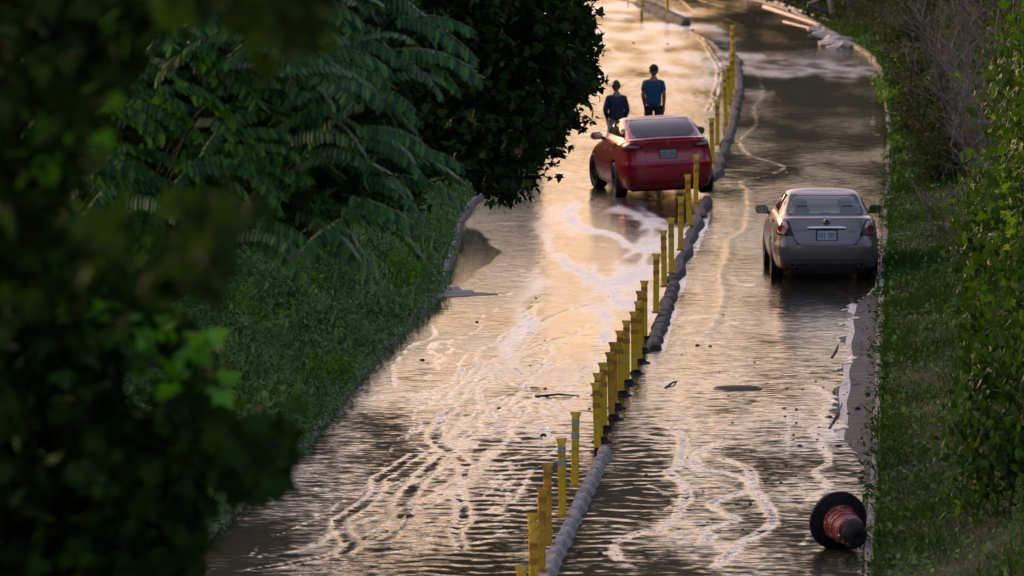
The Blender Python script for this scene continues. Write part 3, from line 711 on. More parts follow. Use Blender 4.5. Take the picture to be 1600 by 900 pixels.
# ---- the warm grey sedan
def silver_car():
    g = ground(1287, 433.5); root = empty('parked_car', g, (0, 0, rad(.6)), label='warm grey four-door sedan seen from behind in the right lane', cat='car')
    hw = .897
    body = Shell([(.19, .80, -.86, 3.60), (.24, .84, -.97, 3.70), (.33, .872, -1.03, 3.75), (.48, .893, -1.06, 3.77), (.58, .897, -1.065, 3.74), (.615, .896, -1.055, 3.73), (.64, .893, -1.02, 3.71), (.72, .888, -1.0, 3.62), (.80, .876, -.985, 3.40), (.88, .862, -.968, 3.0), (.95, .845, -.95, 2.5), (1.0, .825, -.945, 2.25), (1.035, .80, -.935, 2.1), (1.058, .765, -.90, 2.05), (1.075, .70, -.80, 2.0)], 8, 7)
    cab = Shell([(1.03, .775, -.66, 2.30), (1.08, .755, -.56, 2.18), (1.11, .742, -.49, 2.08), (1.25, .676, -.16, 1.66), (1.345, .628, .08, 1.36), (1.375, .605, .17, 1.22), (1.405, .575, .29, 1.06), (1.43, .52, .45, .92)], 7., 7.)
    P = cab_P(.845, [-.70, -.12, -.08, .66])
    op = lambda z0, z1, pa, pb: (z0 > 1.10 and z1 < 1.38) and ((pa[0] == 'r' and pb[0] == 'r' and max(abs(pa[1]), abs(pb[1])) < .846) or (pa[0] == 'f' and pb[0] == 'f' and max(abs(pa[1]), abs(pb[1])) < .846) or
        (pa[0] in 'sl' and pb[0] in 'sl' and (all(-.7001 < q[1] < -.1199 for q in (pa, pb)) or all(-.0801 < q[1] < .661 for q in (pa, pb)))))
    zb = sorted({.19, .21, .24, .28, .33, .4, .48, .54, .58, .60, .615, .63, .64, .66, .70, .74, .78, .82, .86, .90, .94, .97, 1.0, 1.02, 1.035, 1.048, 1.058, 1.068, 1.075})
    zc = [1.03, 1.06, 1.08, 1.11, 1.16, 1.21, 1.26, 1.31, 1.345, 1.375, 1.39, 1.405, 1.418, 1.43]
    spec = dict(wb=2.776, r=.325, hw=hw, R=-1.06, F=3.76, tr=.79, tw=.215, open=op, crown=.034)
    bo, ca = common_car(root, body, cab, zb, zc, P, M_silver, M_glass, M_rim, spec)
    rf = rear_fn(body); cf = rear_fn(cab)
    # rear window with black frit
    W0, W1 = cab.at(1.095)[0] * .90, cab.at(1.385)[0] * .93
    out = rounded([(-W0, 1.088), (W0, 1.088), (W1, 1.392), (-W1, 1.392)], [.09, .09, .05, .05], 5)
    inn = rounded([(-W0 + .05, 1.108), (W0 - .05, 1.108), (W1 - .04, 1.372), (-W1 + .04, 1.372)], [.07, .07, .04, .04], 5)
    link('rear_window', patch(out, cf, .006, .08, .004), M_glass, root)
    frame_ring(out, inn, cf, .009, 'window_seal', M_trim, root)
    ff = front_fn(cab)
    link('windscreen', patch(rounded([(-.70, 1.09), (.70, 1.09), (.56, 1.39), (-.56, 1.39)], .05), ff, .006, .1, .004), M_glass, root)
    for s in (1, -1):
        sf = side_fn(cab, s)
        for poly in ([(-.20, 1.10), (.76, 1.10), (.72, 1.375), (.30, 1.375), (.0, 1.25)], [(.82, 1.10), (1.72, 1.10), (1.20, 1.375), (.80, 1.375)]):
            link('side_window', patch(rounded(poly, .03), sf, .005, .12, .004), M_glass_dk, root)
        # doors, proud by 3 mm, with handles
        bf = side_fn(body, s)
        for (a0, a1) in ((.42, 1.02), (1.035, 2.10)):
            d = link('door', patch(rounded([(a0 + (.0 if a0 > 1 else .08), .30), (a1, .30), (a1, .99), (a0 - (0 if a0 > 1 else .12), .99)], .04), bf, .004, .10, .006), M_silver, root)
            b = bmesh.new(); box(b, -.012, .014, -.09, .09, -.012, .012, .008); link('handle', bm_mesh(b, 'h', 40), M_silver, d, (s * (body.side_x(a0 + .12, .9) + .012), a0 + .12, .90))
    # boot lid: shield shape standing proud of the body, with a dark gap around
    lid = [(-.66, 1.052), (-.30, 1.066), (.30, 1.066), (.66, 1.052), (.60, .93), (.53, .72), (.47, .635), (.40, .612), (.15, .604), (-.15, .604), (-.40, .612), (-.47, .635), (-.53, .72), (-.60, .93)]
    gap = [(a * 1.022, .60 + (b - .60) * 1.0 - .013 * (b < .8)) for a, b in lid]
    link('boot_gap', patch(gap, rf, .002, .05, .004), M_trim, root)
    bl = link('boot_lid', patch(lid, lambda a, b, o: rf(a, b, o + .012 * max(0, min(1, (.80 - b) / .12))), .008, .04, .008, 25), M_silver, root)
    # bumper: separate skin part below the ledge
    bum = [(-.86, .60), (-.80, .722), (-.575, .722), (-.50, .61), (-.42, .588), (.42, .588), (.50, .61), (.575, .722), (.80, .722), (.86, .60), (.865, .40), (.80, .285), (-.80, .285), (-.865, .40)]
    link('bumper', patch(bum, rf, .010, .05, .012, 25), M_silver, root)
    link('bumper_groove', patch([(-.80, .375), (.80, .375), (.80, .362), (-.80, .362)], rf, .012, .1, .006), M_trim, root)
    link('valance', patch([(-.66, .30), (.66, .30), (.60, .215), (-.60, .215)], rf, .012, .1, .01), M_trim, root)
    # tail lamps: pale upper corner, round red lens, smoked body
    for s in (1, -1):
        m_ = (lambda p: p) if s > 0 else mir
        lamp = m_([(.555, .765), (.86, .775), (.868, .86), (.858, .95), (.80, 1.02), (.72, 1.06), (.67, 1.045), (.615, .92)])
        lm = link('tail_light', patch(lamp, rf, .013, .04, .02, 30), M_lamp_dark, root)
        link('lens', patch(m_([(.635, .90), (.80, .90), (.855, .93), (.845, .97), (.79, 1.02), (.725, 1.052), (.685, 1.03), (.65, .96)]), rf, .017, .04, .006), M_lamp_pale, lm)
        cx, cz = s * .745, .875
        ring = [(cx + .080 * math.cos(a), cz + .080 * math.sin(a)) for a in np.linspace(0, 2 * PI, 18, endpoint=False)]
        link('lens', patch(ring, rf, .022, .04, .008), M_lamp_pale, lm)
        ring = [(cx + .068 * math.cos(a), cz + .068 * math.sin(a)) for a in np.linspace(0, 2 * PI, 18, endpoint=False)]
        link('lens', patch(ring, rf, .027, .04, .008), M_lamp_red, lm)
    # chrome bar, plate recess, plate
    bm = bmesh.new()
    for k in range(13):
        pass
    V = []
    for k in range(17):
        x = -.325 + .65 * k / 16; y = body.rear_y(x, .90); e = .55 if k in (0, 16) else 1
        for dy, dz in ((0, -.034), (-.030, -.034), (-.044, -.012), (-.040, .020), (0, .036)): V.append((x, y + dy * e - .006, .905 + dz * e - .05 * (x / .33) ** 4 * .2))
    link('chrome_bar', np_mesh('bar', V, grid_faces(17, 5), smooth=True), M_chrome, bl)
    link('plate_recess', patch(rounded([(-.29, .875), (.29, .875), (.25, .68), (.21, .655), (-.21, .655), (-.25, .68)], .02), rf, .021, .06, .01), M_silver, bl)
    link('plate_recess', patch(rounded([(-.185, .868), (.185, .868), (.185, .685), (-.185, .685)], .01), rf, .024, .06, .01), M_trim, bl)
    y0 = body.rear_y(0, .77) - .034
    bm = bmesh.new(); box(bm, -.155, .155, -.006, 0, -.078, .078, .003); pl = link('licence_plate', bm_mesh(bm, 'pl'), M_plate_w, root, (0, y0, .776))
    b = bmesh.new(); rn = random.Random(4)
    # smeared, unreadable characters as blue strokes, and the small line under them
    for k, x in enumerate([-.115, -.075, -.035, .045, .085, .12]):
        for q in range(3): box(b, x - .014 + rn.uniform(-.004, .004), x + .012, -.009, -.006, -.03 + q * .03 + rn.uniform(-.004, .004), -.02 + q * .032)
        box(b, x - .014, x - .006, -.0095, -.006, -.03, .04)
    for x in (-.11, -.04, .03, .10): box(b, x - .014, x + .014, -.0085, -.006, -.058, -.053)
    link('characters', bm_mesh(b, 'ch'), M_plate_ink, pl, kind='stuff')
    # round badge with a bar across
    yb = body.rear_y(0, .985) - .016
    bm = bmesh.new(); 
    bmesh.ops.create_cone(bm, segments=24, radius1=.056, radius2=.05, depth=.010, matrix=Matrix.Translation((0, 0, 0)) @ Matrix.Rotation(PI / 2, 4, 'X'), cap_ends=True)
    em = link('badge', bm_mesh(bm, 'bd', 30), M_chrome, root, (0, yb, .993))
    bm = bmesh.new(); bmesh.ops.create_cone(bm, segments=24, radius1=.041, radius2=.041, depth=.006, matrix=Matrix.Translation((0, -.007, 0)) @ Matrix.Rotation(PI / 2, 4, 'X'), cap_ends=True)
    link('badge_field', bm_mesh(bm, 'bd', 30), M_trim, em)
    bm = bmesh.new(); box(bm, -.062, .062, -.015, -.006, -.011, .011, .002); link('badge_bar', bm_mesh(bm, 'bb'), M_chrome, em)
    # nameplates
    for s, x, z, sz in (("ALTIMA", -.44, .862, .062), ("2.5 S", .435, .84, .062)):
        link('nameplate', text_mesh(s, sz), M_chrome, root, (x, body.rear_y(x, z) - .018, z), (PI / 2, 0, 0))
    for s in (-1, 1):
        bm = bmesh.new(); M_ = Matrix.Translation((s * .575, 0, .285)) @ Matrix.Rotation(-PI / 2, 4, 'X')
        lathe(bm, [(.036, -.02), (.050, -.02), (.052, .05), (.046, .25)], 16, M_, cap1=True); link('exhaust_pipe', bm_mesh(bm, 'ex', 40), M_rim_dk, root, (0, -1.05, 0))
        mirror_part(root, s * .965, 1.86, 1.02, M_silver if s > 0 else M_silver, s)
    # inside
    for x in (-.38, .38): seat(root, x, 1.05, M_seat); seat(root, x, .22, M_seat, .37)
    bm = bmesh.new(); box(bm, -.66, .66, -.42, .05, 1.00, 1.06, .01); box(bm, -.68, .68, 1.55, 2.1, .95, 1.08, .03); link('parcel_shelf', bm_mesh(bm, 'ps'), M_seat, root)
    bm = bmesh.new(); box(bm, -.10, .10, -.32, -.28, 1.05, 1.12, .02); link('high_brake_light', bm_mesh(bm, 'hb'), M_trim, root)
    # aerial and wiper-free glass; mud flaps behind the tyres
    return root
silver_car()

# ---- the red sedan, right wheels up on the divider, turned left
def red_car():
    gl = ground(972, 309); hd = rad(7.2)
    fw = Vector((-math.sin(hd), math.cos(hd), 0)); rt = Vector((math.cos(hd), math.sin(hd), 0))
    c = gl + rt * .80; root = empty('parked_car', (c.x, c.y, .045), (0, rad(-2.6), hd), label='deep red electric-style sedan standing across the lane divider with its nose to the left', cat='car')
    root.scale = (1.03, 1.03, 1.03)
    hw = .925
    body = Shell([(.16, .78, -.80, 3.50), (.20, .84, -.88, 3.62), (.30, .885, -.935, 3.69), (.42, .912, -.965, 3.71), (.56, .925, -.975, 3.70), (.64, .924, -.965, 3.66), (.70, .916, -.935, 3.60), (.80, .898, -.915, 3.30), (.88, .880, -.905, 2.9), (.95, .862, -.905, 2.5), (1.01, .84, -.915, 2.2), (1.06, .805, -.925, 2.05), (1.095, .765, -.925, 2.0), (1.112, .735, -.895, 1.95), (1.125, .69, -.80, 1.9)], 6.8, 6.5)
    cab = Shell([(1.06, .80, -.78, 2.25), (1.10, .78, -.70, 2.15), (1.14, .75, -.60, 2.03), (1.25, .725, -.28, 1.72), (1.35, .675, .08, 1.36), (1.395, .645, .30, 1.16), (1.42, .615, .46, 1.0), (1.44, .57, .62, .86)], 7., 6.)
    P = cab_P(.84, [-.60, -.10, -.06, .66])
    op = lambda z0, z1, pa, pb: (z0 > 1.13 and z1 < 1.425) and ((pa[0] == 'r' and pb[0] == 'r' and max(abs(pa[1]), abs(pb[1])) < .841) or (z1 < 1.40 and pa[0] == 'f' and pb[0] == 'f' and max(abs(pa[1]), abs(pb[1])) < .841) or
        (z1 < 1.40 and pa[0] in 'sl' and pb[0] in 'sl' and (all(-.6001 < q[1] < -.0999 for q in (pa, pb)) or all(-.0601 < q[1] < .661 for q in (pa, pb)))))
    zb = sorted({.16, .18, .20, .25, .30, .36, .42, .48, .56, .60, .64, .67, .70, .75, .80, .84, .88, .92, .95, .98, 1.01, 1.04, 1.06, 1.08, 1.095, 1.105, 1.112, 1.12, 1.125})
    zc = [1.06, 1.10, 1.14, 1.19, 1.24, 1.29, 1.34, 1.37, 1.395, 1.42, 1.43, 1.44]
    spec = dict(wb=2.875, r=.335, hw=hw, R=-.97, F=3.7, tr=.81, tw=.235, open=op, crown=.02, turn=rad(6))
    bo, ca = common_car(root, body, cab, zb, zc, P, M_red, M_glass_dk, M_rim_dk, spec)
    rf = rear_fn(body); cf = rear_fn(cab)
    W0, W1 = .50, .57
    out = rounded([(-W0 - .09, 1.150), (W0 + .09, 1.150), (W1 + .03, 1.425), (-W1 - .03, 1.425)], [.17, .17, .04, .04], 6)
    inn = rounded([(-W0 - .055, 1.168), (W0 + .055, 1.168), (W1, 1.41), (-W1, 1.41)], [.15, .15, .03, .03], 6)
    link('rear_window', patch(out, cf, .006, .08, .004), M_glass_dk, root); frame_ring(out, inn, cf, .009, 'window_seal', M_trim, root)
    # painted haunch between glass and pillars
    for s in (1, -1):
        m_ = (lambda p: p) if s > 0 else mir
        link('rear_quarter', patch(m_([(W0 + .03, 1.142), (cab.at(1.142)[0] * .86, 1.142), (cab.at(1.28)[0] * .865, 1.28), (cab.at(1.42)[0] * .95, 1.424), (W1 + .025, 1.424), (W0 + .095, 1.24), (W0 + .08, 1.19)]), cf, .004, .05, .006), M_red, root)
    link('windscreen', patch(rounded([(-.72, 1.13), (.72, 1.13), (.56, 1.39), (-.56, 1.39)], .05), front_fn(cab), .006, .1, .004), M_glass_dk, root)
    for s in (1, -1):
        sf = side_fn(cab, s)
        for poly in ([(-.30, 1.14), (.70, 1.13), (.68, 1.39), (.42, 1.39), (.0, 1.30)], [(.76, 1.13), (1.72, 1.13), (1.20, 1.39), (.74, 1.39)]):
            link('side_window', patch(rounded(poly, .03), sf, .007, .12, .004), M_glass_dk, root)
        link('window_trim', patch([(-.36, 1.105), (1.85, 1.105), (1.83, 1.122), (-.34, 1.122)], sf, .009, .2, .006), M_chrome if s < 0 else M_trim, root)
        bf = side_fn(body, s)
        for (a0, a1) in ((.40, 1.10), (1.115, 2.15)):
            d = link('door', patch(rounded([(a0 + (.0 if a0 > 1 else .10), .30), (a1, .30), (a1, 1.03), (a0 - (0 if a0 > 1 else .14), 1.03)], .04), bf, .004, .10, .006), M_red, root)
            b = bmesh.new(); box(b, -.004, .008, -.10, .10, -.012, .012, .003); link('handle', bm_mesh(b, 'h', 40), M_chrome, d, (s * (body.side_x(a0 + .14, .86) + .004), a0 + .14, .88))
        link('sill', patch([(.36, .20), (2.5, .20), (2.5, .275), (.36, .275)], bf, .008, .2, .02), M_trim, root)
    # boot lid with ducktail lip, seam and crease
    lid = [(-.70, 1.095), (-.35, 1.108), (.35, 1.108), (.70, 1.095), (.745, 1.03), (.70, .985), (.44, .935), (.40, .715), (.36, .70), (-.36, .70), (-.40, .715), (-.44, .935), (-.70, .985), (-.745, 1.03)]
    link('boot_gap', patch([(a * 1.012, b - .008 if b < 1.0 else b) for a, b in lid], rf, .002, .05, .004), M_trim, root)
    bl = link('boot_lid', patch(lid, lambda a, b, o: rf(a, b, o - .022 * max(0, 1 - abs(b - .985) / .07) * 0), .007, .04, .008, 25), M_red, root)
    V = []
    for k in range(25):
        x = -.74 + 1.48 * k / 24; zz = 1.112 - .028 * (abs(x) / .74) ** 3; y = body.rear_y(x, zz)
        for dy, dz in ((.06, .012), (.0, .022), (-.022, .018), (-.026, .008), (-.008, -.008), (.01, -.012)): V.append((x, y + dy, zz + dz))
    link('boot_lip', np_mesh('lip', V, grid_faces(25, 6), smooth=True), M_red, bl)
    link('boot_crease', patch([(-.43, .948), (.43, .948), (.43, .930), (-.43, .930)], rf, .012, .08, .004), M_trim, bl)
    bum = [(-.90, .66), (-.86, .86), (-.60, .90), (-.46, .90), (-.42, .69), (-.36, .672), (.36, .672), (.42, .69), (.46, .90), (.60, .90), (.86, .86), (.90, .66), (.895, .42), (.82, .325), (-.82, .325), (-.895, .42)]
    link('bumper', patch(bum, rf, .009, .05, .012, 25), M_red, root)
    link('bumper_crease', patch([(-.86, .652), (.86, .652), (.87, .60), (.80, .585), (-.80, .585), (-.87, .60)], lambda a, b, o: rf(a, b, o + .02 * max(0, (b - .585) / .07)), .011, .05, .01, 15), M_red, root)
    link('valance', patch([(-.84, .34), (.84, .34), (.70, .26), (.66, .18), (-.66, .18), (-.70, .26)], rf, .012, .1, .02), M_trim, root)
    for s in (1, -1):
        m_ = (lambda p: p) if s > 0 else mir
        lamp = m_([(.455, .985), (.50, .945), (.70, .915), (.868, .90), (.872, .96), (.835, 1.035), (.70, 1.035), (.56, 1.01)])
        lm = link('tail_light', patch(lamp, rf, .014, .04, .02, 30), M_lamp_dark, root)
        link('lens', patch(m_([(.52, .985), (.70, .975), (.855, .97), (.83, 1.022), (.70, 1.022), (.57, 1.0)]), rf, .018, .04, .006), basic('pale_lamp_strip', (.34, .35, .40), .1, coat=1, var=.2), lm)
        link('lens', patch(m_([(.52, .955), (.70, .93), (.86, .912), (.86, .93), (.70, .945), (.53, .968)]), rf, .018, .04, .006), M_lamp_red, lm)
        mirror_part(root, s * .985, 1.72, 1.07, M_trim, s)
        for x in (.62,): link('reflector', patch(m_([(.60, .37), (.80, .385), (.80, .405), (.60, .39)]), rf, .014, .05, .006), M_lamp_red, root)
    # thin T-shaped badge
    yb = body.rear_y(0, 1.03) - .014; b = bmesh.new()
    v = [b.verts.new((x, 0, z)) for x, z in [(-.034, .030), (-.015, .036), (.015, .036), (.034, .030), (.028, .020), (.010, .024), (.004, -.036), (-.004, -.036), (-.010, .024), (-.028, .020)]]
    f = b.faces.new(v); e = bmesh.ops.extrude_face_region(b, geom=[f]); 
    for q in e['geom']:
        if isinstance(q, bmesh.types.BMVert): q.co.y -= .006
    bmesh.ops.recalc_face_normals(b, faces=b.faces); link('badge', bm_mesh(b, 'tb'), M_chrome, root, (0, yb, 1.032))
    bm = bmesh.new(); box(bm, -.155, .155, -.006, 0, -.078, .078, .003); pl = link('licence_plate', bm_mesh(bm, 'pl'), M_plate_d, root, (0, body.rear_y(0, .83) - .022, .835))
    bm = bmesh.new(); box(bm, -.175, .175, 0, .02, -.095, .095, .004); link('plate_frame', bm_mesh(bm, 'pf'), M_trim, pl)
    b = bmesh.new(); rn = random.Random(5)
    for x in np.linspace(-.12, .12, 7):
        if abs(x) < .01: continue
        for q in range(3): box(b, x - .013, x + .012, -.009, -.006, -.028 + q * .026, -.018 + q * .026)
        box(b, x - .013 + rn.choice((0, .018)), x - .005 + .01, -.0095, -.006, -.028, .032)
    link('characters', bm_mesh(b, 'ch'), M_ink_dull, pl, kind='stuff')
    for x in (-.38, .38): seat(root, x, 1.0, M_seat_dk); seat(root, x, .15, M_seat_dk, .36)
    bm = bmesh.new(); box(bm, -.66, .66, -.5, .0, 1.04, 1.09, .01); box(bm, -.68, .68, 1.55, 2.0, .95, 1.10, .03); link('parcel_shelf', bm_mesh(bm, 'ps'), M_seat_dk, root)
    return root
red_car()

# ------------------------------------------------------------------ people
M_skin = basic('skin', (.22, .11, .07), .5, var=.1)
M_hair = basic('dark_hair', (.012, .010, .009), .6)
M_navy = basic('navy_cloth', (.008, .014, .042), .85, var=.2, scale=14, bump=.4, bscale=25)
M_teal = basic('teal_blue_cloth', (.006, .060, .125), .85, var=.2, scale=14, bump=.4, bscale=25)
M_black = basic('black_cloth', (.012, .012, .014), .85)
M_shoe = basic('dark_shoe', (.02, .02, .022), .5)
def patterned():
    m, t, p, o = nt('patterned_shorts_cloth'); v = t.nodes.new('ShaderNodeTexVoronoi'); v.inputs['Scale'].default_value = 26
    L(t, t.nodes.new('ShaderNodeTexCoord').outputs['Object'], v.inputs['Vector'])
    r = ramp(t, v.outputs['Color'], [(.3, (.10, .13, .28)), (.5, (.35, .12, .12)), (.7, (.4, .38, .36))]); L(t, r.outputs[0], p.inputs['Base Color']); p.inputs['Roughness'].default_value = .9; return m
M_patt = patterned()
def skin_mesh(joints, edges, radii, root=0, sub=2):
    me = bpy.data.meshes.new('body'); me.from_pydata(joints, edges, []); o = bpy.data.objects.new('t', me); COL.objects.link(o)
    md = o.modifiers.new('s', 'SKIN'); md.use_smooth_shade = True
    sk = me.skin_vertices[0].data if me.skin_vertices else None
    if sk is None:
        bm = bmesh.new(); bm.from_mesh(me); bm.verts.layers.skin.verify(); bm.to_mesh(me); bm.free(); sk = me.skin_vertices[0].data
    for i, r in enumerate(radii):
        sk[i].radius = r if hasattr(r, '__len__') else (r, r); sk[i].use_root = (i == root)
    s2 = o.modifiers.new('u', 'SUBSURF'); s2.levels = sub; s2.render_levels = sub
    bpy.context.view_layer.update(); res = bpy.data.meshes.new_from_object(o.evaluated_get(bpy.context.evaluated_depsgraph_get()))
    bpy.data.objects.remove(o); res.materials.clear()
    for p in res.polygons: p.use_smooth = True
    return res
def person(px, py, rot, H, shirt, trousers, long_sleeve, label, elbow, stride, bend_legs=0, cap=False):
    g = ground(px, py); k = H / 1.78
    root = empty('person', g, (0, 0, rot), label=label, cat='person')
    S = 1 if True else 0
    def sk(pts): return [(x * k, y * k, z * k) for x, y, z in pts]
    # joints (facing +Y, back to the camera)
    hip, knee, ank = .10, stride, .09
    J = [(0, 0, .98), (0, .0, 1.10), (0, -.01, 1.26), (0, -.01, 1.42), (0, .0, 1.50), (0, .02, 1.56)]  # pelvis..neck
    E = [(0, 1), (1, 2), (2, 3), (3, 4), (4, 5)]; R_ = [(.12, .09), (.12, .09), (.135, .10), (.12, .09), (.07, .07), (.066, .066)]
    armr = {}
    for s in (-1, 1):
        b = len(J); ey = elbow[0 if s < 0 else 1]
        J += [(s * .175, 0, 1.395), (s * (.235 + ey[0]), -.03, 1.15), (s * (.225 + ey[1]), .04 + ey[2], .90 + ey[3]), (s * (.225 + ey[1]) , .06 + ey[2], .82 + ey[3])]
        E += [(3, b), (b, b + 1), (b + 1, b + 2), (b + 2, b + 3)]; R_ += [(.062, .062), (.046, .046), (.029, .033), (.026, .042)]
        armr[s] = (b, J[b:b + 4])
        # five fingers rooted in the palm
        w = Vector(J[b + 3])
        for q in range(4):
            f0 = len(J); dy = (-.027 + q * .018)
            ln = (.075, .085, .08, .062)[q]
            J += [tuple(w + Vector((0, dy, -.03))), tuple(w + Vector((-s * .008, dy + .004, -.03 - ln * .5))), tuple(w + Vector((-s * .022, dy + .008, -.03 - ln)))]
            E += [(b + 3, f0), (f0, f0 + 1), (f0 + 1, f0 + 2)]; R_ += [(.009, .009), (.0085, .0085), (.007, .007)]
        f0 = len(J); J += [tuple(w + Vector((-s * .01, .045, .0))), tuple(w + Vector((-s * .02, .06, -.035)))]
        E += [(b + 3, f0), (f0, f0 + 1)]; R_ += [(.011, .011), (.009, .009)]
    legs = {}
    for s in (-1, 1):
        b = len(J); st = stride * s
        J += [(s * .095, 0, .92), (s * .115, st * .5 + .03, .50), (s * .12, st, .09), (s * .125, st + .11, .035), (s * .13, st + .17, .03)]
        E += [(0, b), (b, b + 1), (b + 1, b + 2), (b + 2, b + 3), (b + 3, b + 4)]; R_ += [(.095, .10), (.062, .065), (.042, .045), (.04, .032), (.036, .024)]
        legs[s] = J[b:b + 5]
    me = skin_mesh(sk(J), E, [(a * k, b * k) for a, b in R_])
    body = link('body', me, M_skin, root)
    # head with ears and nose
    bm = bmesh.new()
    bmesh.ops.create_uvsphere(bm, u_segments=24, v_segments=18, radius=1)
    for v in bm.verts:
        x, y, z = v.co; jaw = 1 - .22 * max(0, -z); v.co = Vector((x * .076 * jaw, (y * .098) * (1 - .12 * max(0, -z)) + .012, z * .118 + 0))
        if y > .9 and abs(z) < .25 and abs(x) < .3: v.co.y += .016 * (1 - abs(x) / .3)
        if y > .8 and -.1 < z - .15 < .12 and .2 < abs(x) < .5: v.co.y -= .006
    for s in (-1, 1):
        r = bmesh.ops.create_uvsphere(bm, u_segments=8, v_segments=6, radius=1, matrix=Matrix.Translation((s * .078, .0, -.005)) @ Matrix.Diagonal((.012, .022, .033, 1)))
    hd = link('head', bm_mesh(bm, 'hd', 60), M_skin, root, (0, .02 * k, 1.655 * k)); hd.scale = (k * 1.1, k * 1.08, k * 1.06)
    bm = bmesh.new(); bmesh.ops.create_uvsphere(bm, u_segments=24, v_segments=16, radius=1)
    for v in list(bm.verts):
        x, y, z = v.co; v.co = Vector((x * .083, y * .104 + .008, z * .122 + .008)) * (1 + .03 * noise.noise(v.co * 6))
    bmesh.ops.delete(bm, geom=[v for v in bm.verts if (v.co.z < -.03 - (0 if v.co.y < 0 else -.07)) or (v.co.y > .055 and v.co.z < .05)], context='VERTS')
    link('hair', bm_mesh(bm, 'hair', 60), M_hair, hd)
    if cap:
        bm = bmesh.new(); bmesh.ops.create_uvsphere(bm, u_segments=24, v_segments=12, radius=1, matrix=Matrix.Translation((0, .005, .035)) @ Matrix.Diagonal((.09, .11, .095, 1)))
        bmesh.ops.delete(bm, geom=[v for v in bm.verts if v.co.z < .02], context='VERTS')
        box(bm, -.065, .065, .09, .18, .018, .028, .004); link('cap', bm_mesh(bm, 'cap', 40), M_black, hd)
    # shirt: torso and sleeves, a little larger than the body, cut at hem and cuffs
    Js = [(0, 0, .90), (0, 0, 1.08), (0, -.01, 1.26), (0, -.01, 1.39), (0, 0, 1.50)]; Es = [(0, 1), (1, 2), (2, 3), (3, 4)]; Rs = [(.195, .150), (.178, .135), (.185, .135), (.140, .115), (.085, .085)]
    for s in (-1, 1):
        b = len(Js); a = [Vector(q) for q in armr[s][1]]
        if long_sleeve: Js += [tuple(a[0]), tuple(a[1]), tuple(a[2].lerp(a[1], .05))]; Rs += [(.074, .078), (.062, .064), (.045, .045)]; Es += [(3, b), (b, b + 1), (b + 1, b + 2)]
        else: Js += [tuple(a[0]), tuple(a[0].lerp(a[1], .75))]; Rs += [(.074, .078), (.066, .070)]; Es += [(3, b), (b, b + 1)]
    sm = skin_mesh(sk(Js), Es, [(p * k, q * k) for p, q in Rs]); link('shirt', sm, shirt, root)
    Jt = [(0, 0, 1.08), (0, 0, .92)]; Et = [(0, 1)]; Rt = [(.178, .135), (.168, .13)]
    for s in (-1, 1):
        b = len(Jt); l = [Vector(q) for q in legs[s]]
        if bend_legs: Jt += [tuple(l[0]), tuple(l[0].lerp(l[1], .95))]; Rt += [(.112, .115), (.098, .098)]; Et += [(0, b), (b, b + 1)]
        else: Jt += [tuple(l[0]), tuple(l[1]), tuple(l[2].lerp(l[1], .08))]; Rt += [(.108, .112), (.085, .085), (.068, .068)]; Et += [(0, b), (b, b + 1), (b + 1, b + 2)]
    link('shorts' if bend_legs else 'trousers', skin_mesh(sk(Jt), Et, [(p * k, q * k) for p, q in Rt]), trousers, root)
    for s in (-1, 1):
        l = [Vector(q) * k for q in legs[s]]; bm = bmesh.new()
        tube(bm, [l[2] + Vector((0, -.06, -.045)), l[2] + Vector((0, -.02, -.04)), l[3] + Vector((0, 0, .0)), l[4] + Vector((0, .03, -.002)), l[4] + Vector((0, .06, -.006))], [.03, .048, .046, .04, .02], 12)
        link('shoe', bm_mesh(bm, 'shoe', 50), M_shoe, root)
    return root
person(963, 257, rad(14), 1.74, M_navy, M_patt, True, 'person in navy long-sleeved top and patterned shorts walking away left of the other', [(.015, -.07, .12, .08), (.0, -.04, .06, .03)], .16, 1)
person(1021, 236, rad(-10), 1.84, M_teal, M_black, False, 'person in teal blue t-shirt and dark cap walking away behind the red car roof', [(-.02, -.04, .05, .0), (-.01, -.02, -.02, .0)], .10, 0, cap=True)

